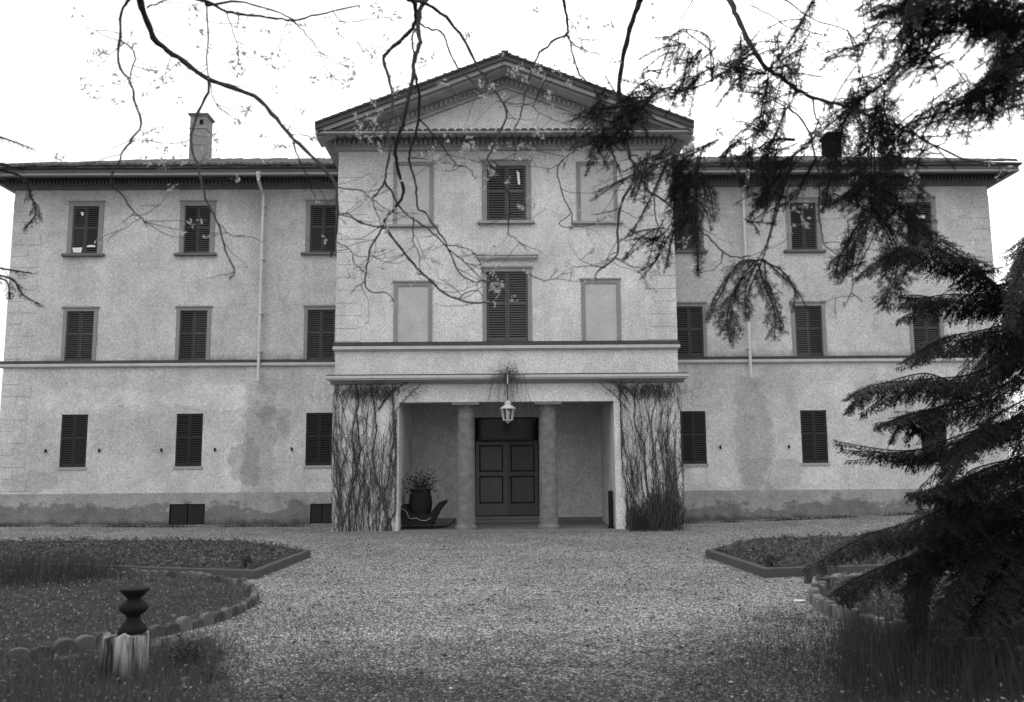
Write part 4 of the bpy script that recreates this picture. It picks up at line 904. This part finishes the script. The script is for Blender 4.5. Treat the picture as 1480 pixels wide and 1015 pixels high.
# ---------------------------------------------------------------- round beds with edging stones
def edging_ring(c, R, a0, a1, n, kind):
    rows = []
    for i in range(n):
        t = math.radians(a0+(a1-a0)*i/(n-1)); rows.append((c[0]+R*math.cos(t), c[1]+R*math.sin(t), t))
    return rows
EDG = Mat('edging_stone', .9); EDG.color((.04+.09*EDG.rand())*(.45+.8*EDG.noise(12, 6, .75)+.4*EDG.noise(60,3))); EDG.bump(EDG.noise(30,5,.7), .6, .01); EDG = EDG.m
LOG = Mat('edging_log', .9); LOG.color((.07+.12*LOG.rand())*(.4+.6*LOG.noise(12, 6, .75)+.7*LOG.noise(30,4,.6,(1,1,.12)))); LOG.bump(LOG.noise(30,5,.7,(1,1,.15)), .6, .01); LOG = LOG.m
q = [(.105*math.cos(t)*(1), .10+.075*math.sin(t)) for t in [math.pi*k/8 for k in range(9)]]
st_me = MB().prism([(.105,-.06)]+[(x, z) for x, z in q]+[(-.105,-.06)], -.035, .035).mesh('edging_stone', EDG)
lg_me = MB().lathe([(.062,-.08),(.062,.13),(.058,.15),(.045,.158)], n=12).mesh('edging_log', LOG)
c1, R1 = (-6.3, -14.9), 3.3
for x, y, t in edging_ring(c1, R1, -78, 112, 62, 0):
    o = obj('edging_stone', st_me, None, (x, y, 0)); o.rotation_euler = (rng.normal(0,.06), rng.normal(0,.06), t+math.pi/2+rng.normal(0,.08)); s_ = rng.uniform(.72,.90); o.scale = (s_, rng.uniform(.8,1.4), s_*rng.uniform(.62,.95))
    b = o.modifiers.new('bevel', 'BEVEL'); b.width = .012; b.segments = 2
    tag(o, 'round topped edging stone in the ring of the left circular bed', 'edging stone', 'round topped edging stones of the left circular bed')
c2, R2 = (6.8, -15.6), 3.35
for x, y, t in edging_ring(c2, R2, 118, 262, 66, 1):
    o = obj('edging_log', lg_me, None, (x, y, 0)); o.rotation_euler = (rng.normal(0,.07), rng.normal(0,.07), rng.uniform(0,6)); o.scale = (rng.uniform(.7,1.1), rng.uniform(.7,1.1), rng.uniform(.6,1.0))
    tag(o, 'short upright edging log in the ring of the right circular bed', 'edging log', 'upright edging logs of the right circular bed')
circ = lambda c, R, n=40: [(c[0]+R*math.cos(2*math.pi*k/n), c[1]+R*math.sin(2*math.pi*k/n)) for k in range(n)]
MB().poly_z(circ(c1, R1-.03), -.05, .03).build('garden_soil', LAWN, kind='structure'); MB().poly_z(circ(c2, R2-.03), -.05, .03).build('garden_soil', LAWN, kind='structure')
bedding('ground_cover', '', circ(c1, 3.2), .03, 1700, .035, .07); bedding('ground_cover', '', circ(c2, 3.25), .03, 1500, .045, .12)
def disc(c, R, n): 
    a = rng.uniform(0, 6.283, n); r = R*np.sqrt(rng.uniform(0,1,n)); return np.stack([c[0]+r*np.cos(a), c[1]+r*np.sin(a), np.full(n, .02)], -1)
blades('grass', disc(c1, 3.2, 16000), (.03,.11), .0022, GRASS, 1., kind='stuff'); blades('grass', disc(c2, 3.2, 12000), (.03,.14), .0022, GRASSD, 1., kind='stuff')
# rough grass in the corners
def gpx(px, py):
    d_ = _f+RR*(px-740)/FPX-UU*(py-507.5)/FPX; k = -CAM[2]/d_[2]; p = CAM+d_*k; return p[0], p[1]
def pxpoly(pts): return [gpx(*p) for p in pts]
def inpoly(P, n, z=.0, edge=.0):
    P = np.array(P); lo, hi = P.min(0), P.max(0); X = rng.uniform(lo[0], hi[0], n*4); Y = rng.uniform(lo[1], hi[1], n*4); c = np.zeros(n*4, bool); j = len(P)-1
    for i in range(len(P)):
        cr = ((P[i][1] > Y) != (P[j][1] > Y)) & (X < (P[j][0]-P[i][0])*(Y-P[i][1])/(P[j][1]-P[i][1]+1e-12)+P[i][0]); c ^= cr; j = i
    Q = np.stack([X[c], Y[c], np.full(c.sum(), z)], -1)[:n]; Q[:,:2] += rng.normal(0, edge, (len(Q), 2)); return Q
lg = pxpoly([(-200,1100),(-200,962),(60,955),(150,948),(240,930),(300,925),(330,950),(300,985),(325,1040),(330,1100)])
rg = pxpoly([(1700,1100),(1700,915),(1400,915),(1270,918),(1225,912),(1210,945),(1215,985),(1190,1040),(1150,1100)])
for poly in (lg, rg):
    P = []
    for (x0,y0),(x1,y1) in zip(poly, poly[1:]+poly[:1]):
        for k in range(6):
            t = k/6; P.append((x0+(x1-x0)*t+rng.normal(0,.035), y0+(y1-y0)*t+rng.normal(0,.05)))
    a = sum(P[i-1][0]*P[i][1]-P[i][0]*P[i-1][1] for i in range(len(P)))
    MB().poly_z(P if a > 0 else P[::-1], -.05, .006).build('garden_soil', LAWN, kind='structure')
blades('grass', inpoly(lg, 22000, .0, .22), (.02,.13), .0018, GRASS, 1., kind='stuff')
blades('grass', inpoly(lg, 2600, .0, .05), (.12,.32), .002, GRASS, .6, kind='stuff')
blades('grass', inpoly(rg, 24000, .0, .2), (.02,.13), .0018, GRASSD, 1., kind='stuff')
blades('tall_grass', inpoly(pxpoly([(1225,915),(1215,960),(1230,1010),(1480,1015),(1480,930),(1290,925)]), 2600, .0, .06), (.15,.48), .0022, GRASSD, .45, kind='stuff')
def litter(P, size): 
    n = len(P); P = P+[0,0,.03]+rng.uniform(0,.05,(n,1))*[0,0,1]; return P
leaves('dead_leaves', litter(inpoly(lg, 1500, .0, .15), 0), .035, LITTER, kind='stuff'); leaves('dead_leaves', litter(inpoly(rg, 700, .0, .15), 0), .035, LITTER, kind='stuff')
leaves('dead_leaves', litter(disc(c1, 3.2, 2200), 0), .032, LITTER, kind='stuff'); leaves('dead_leaves', litter(disc(c2, 3.2, 1200), 0), .032, LITTER, kind='stuff')
leaves('dead_leaves', inpoly(pxpoly([(0,1100),(0,800),(1480,800),(1480,1100)]), 900, .012, .2), .028, LITTER, flat=.9, kind='stuff')
# larger stones and fallen twigs on the gravel
N = 1500; P = inpoly(pxpoly([(-100,1080),(300,782),(1250,782),(1600,1080)]), N, .01, 0); n = len(P); s = rng.uniform(.008, .022, n); V = P[:,None,:]+oc_v[None]*rng.uniform(.5,1.4,(n,6,3))*s[:,None,None]
npmesh('loose_stones', V.reshape(-1,3), (of[None]+6*np.arange(n)[:,None,None]).reshape(-1,3), pb.m, kind='stuff')
tw_ = MB()
for p in inpoly(pxpoly([(-100,1080),(300,790),(1250,790),(1600,1080)]), 260, .012, 0):
    a = rng.uniform(0,6.28); L = rng.uniform(.04,.16); d_ = np.array([math.cos(a), math.sin(a), 0]); tw_.tube([p, p+d_*L*.5+rng.normal(0,.012,3)*[1,1,.3]+[0,0,.006], p+d_*L], rng.uniform(.002,.005), 4)
tw_.build('fallen_twigs', BARK, kind='stuff')
# sparse weeds in the gravel
blades('grass', inpoly(pxpoly([(340,880),(290,1030),(900,1030),(640,960),(430,880)]), 9000, .0, .45), (.012,.045), .002, GRASS, 1., kind='stuff')
blades('grass', inpoly(pxpoly([(1230,905),(1150,880),(1100,960),(1000,1015),(1200,1015)]), 7000, .0, .35), (.015,.06), .002, GRASSD, 1., kind='stuff')
# dark weeds along the foot of the walls
for a, b in ((-14.3, -4.5), (4.6, 14.3)):
    n = 2600; x = rng.uniform(a, b, n); x = x[(np.sin(x*1.7)+np.sin(x*4.1+1))*.5+rng.normal(0,.4,n) > -.1]; y = rng.normal(-.44, .06, len(x))
    blades('weeds', np.stack([x, y, hz(x, y)], -1), (.03,.13), .006, GRASSD, 1., kind='stuff')
# shrubs and tufts
def shrub(name, label, cat, c, R, H, n, size, mat, stems=14):
    root = empty(name, c); tag(root, label, cat); C = []; mb = MB()
    for i in range(stems):
        a = rng.uniform(0, 6.28); r = R*rng.uniform(.2, 1); e = np.array([r*math.cos(a), r*math.sin(a), H*rng.uniform(.5,1)*(1-.35*r/R)])
        P = smooth_path([np.zeros(3)+[r*.1*math.cos(a), r*.1*math.sin(a), -.02], e*[.35,.35,.6], e], 7); mb.tube(P, [.005*(1-.1*k)+.0008 for k in range(7)], 4, False)
        k = n//stems; t = rng.uniform(.3, 1.05, k)[:,None]; C.append(P[0]*(1-t)+e*t+rng.normal(0, R*.13, (k,3)))
    mb.build('stems', BARK, root); C = np.concatenate(C); C[:,2] = np.abs(C[:,2]); leaves('foliage', C, size, mat, root); return root
blades('tall_grass', inpoly([(-7.4,-13.2),(-5.9,-13.0),(-5.7,-12.0),(-6.3,-11.2),(-8.5,-11.0)], 2400, .0, .25), (.10,.5), .004, GRASSD, .55, kind='stuff')
if 0: shrub('shrub', 'dark bushy shrub growing at the left edge behind the round bed', 'shrub', (-6.3,-12.6,0), .75, .85, 2600, .06, GRASSD, 46)
if 0: shrub('shrub', 'dark leafy shrub at the far left edge beside the raised flower bed', 'shrub', (-7.5,-12.2,0), .75, .8, 2200, .06, GRASSD, 40)
x, y = gpx(270, 965); shrub('low_plant', 'small dark bushy plant growing just right of the stump', 'plant', (x,y,0), .22, .24, 700, .035, GRASSD, 30)
x, y = gpx(300, 985); shrub('low_plant', 'flat dark weed at the edge of the gravel right of the stump', 'plant', (x,y,0), .2, .12, 400, .03, GRASSD, 18)
shrub('low_plant', 'dark rounded plant in the corner of the left raised bed', 'plant', (-3.95,-11.5,.085), .13, .24, 500, .035, GRASSD, 20)
shrub('low_plant', 'dark rounded plant in the corner of the right raised bed', 'plant', (3.98,-11.7,.085), .14, .22, 500, .035, GRASSD, 20)
# ---------------------------------------------------------------- stump and turned ornament
sx_, sy_ = -2.98, -18.15
sm_ = Mat('weathered_wood', .95); _s = sm_.noise(16, 5, .65, (1,1,.10)); sm_.color(.03+.48*_s.ramp(.44,.64)*sm_.z.ramp(-.02,.30)); sm_.bump(_s, 1., .02)
mb = MB(); n = 48; prof = [(.190,-.06),(.183,.05),(.175,.18),(.172,.30),(.170,.335),(.15,.345),(.10,.342),(.03,.34)]
vs = []
for k, (r, z) in enumerate(prof):
    for j in range(n):
        t = 2*math.pi*j/n; rr = r*(1+(.075*math.cos(t*13+.6*math.sin(3*t))+.02*math.sin(5*t+1) if k < 6 else 0)); vs.append((rr*math.cos(t), rr*math.sin(t), z+(.012*math.sin(4*t)+.008*math.sin(9*t) if 3 < k else 0)))
fs = [(i*n+j, i*n+(j+1)%n, (i+1)*n+(j+1)%n, (i+1)*n+j) for i in range(len(prof)-1) for j in range(n)]+[tuple(range(n-1,-1,-1)), tuple(range(7*n, 8*n))]
mb.add(vs, fs); o = mb.build('tree_stump', sm_.m); o.location = (sx_, sy_, 0); tag(o, 'short fluted weathered stump with pale streaks under the dark turned ornament', 'stump')
orn = MB().lathe([(.118,0),(.125,.02),(.105,.055),(.07,.09),(.060,.118),(.058,.13),(.072,.145),(.115,.175),(.126,.20),(.118,.225),(.08,.25),(.058,.268),(.062,.28),(.085,.30),(.12,.335),(.130,.352),(.124,.360),(.09,.352),(.03,.345)], n=36).build('turned_ornament', IRON, smooth=True)
orn.location = (sx_+.062, sy_-.01, .350); orn.scale = (.86, .86, .93); tag(orn, 'dark turned ornament of three stacked flaring bowls standing on the stump', 'ornament')
# small things by the right round bed
x, y = gpx(1191, 853); root = MB().lathe([(.06,0),(.065,.01),(.085,.13),(.10,.135),(.10,.165),(.085,.165),(.08,.13),(.02,.12)], n=20).build('flower_pot', KERB, smooth=False); root.location = (x, y, .0); tag(root, 'small dark flower pot at the left tip of the right circular bed', 'flower pot')
x, y = gpx(1168, 843); o = MB().prism([(-.05,0),(.04,0),(.05,.12),(.03,.17),(-.03,.16),(-.055,.08)], -.03, .03).build('small_stone', KERB, bevel=.012); o.location = (x, y, -.01); o.rotation_euler = (.2, 0, .3); tag(o, 'small upright stone on the gravel beside the flower pot', 'stone')
x, y = gpx(1157, 870); o = MB().poly_z([(-.06,-.03),(0,-.045),(.06,-.02),(.05,.03),(-.02,.045),(-.08,.02)], 0, .012).build('white_litter', PAPER); o.location = (x, y, .008); tag(o, 'flat scrap of white litter lying on the gravel left of the right circular bed', 'litter')

# ---------------------------------------------------------------- leafy trees beyond the right end of the villa
def far_tree(label, c, H, R, n, size):
    root = empty('leafy_tree', c); tag(root, label, 'tree', 'leafy trees beyond the right end of the villa'); mb = MB()
    mb.tube([(0,0,-.1),(.1,0,H*.3),(0,.1,H*.6),(0,0,H*.85)], [.2,.16,.1,.04], 8); C = []
    for i in range(26):
        z = H*rng.uniform(.3,.97); a = rng.uniform(0,6.28); r = R*rng.uniform(.3,1)*math.sqrt(max(.05,1-((z/H-.6)/.42)**2)); e = np.array([r*math.cos(a), r*math.sin(a), z])
        mb.tube([np.array([0,0,z*.7]), np.array([e[0]*.5,e[1]*.5,z*.9]), e], [.04,.025,.008], 5)
        k = n//26; C.append(e+rng.normal(0, R*.20, (k,3)))
    mb.build('trunk', BARK, root, smooth=True); leaves('crown', np.concatenate(C), size, FARLEAF, root)
far_tree('airy leafy tree seen against the sky just right of the villa corner', (18.2, 3, 0), 8.3, 2.3, 5200, .13)
far_tree('smaller leafy tree further right behind the dark conifer', (21.5, 6, 0), 6.5, 2.4, 4000, .15)
print('objects', len(S.objects))
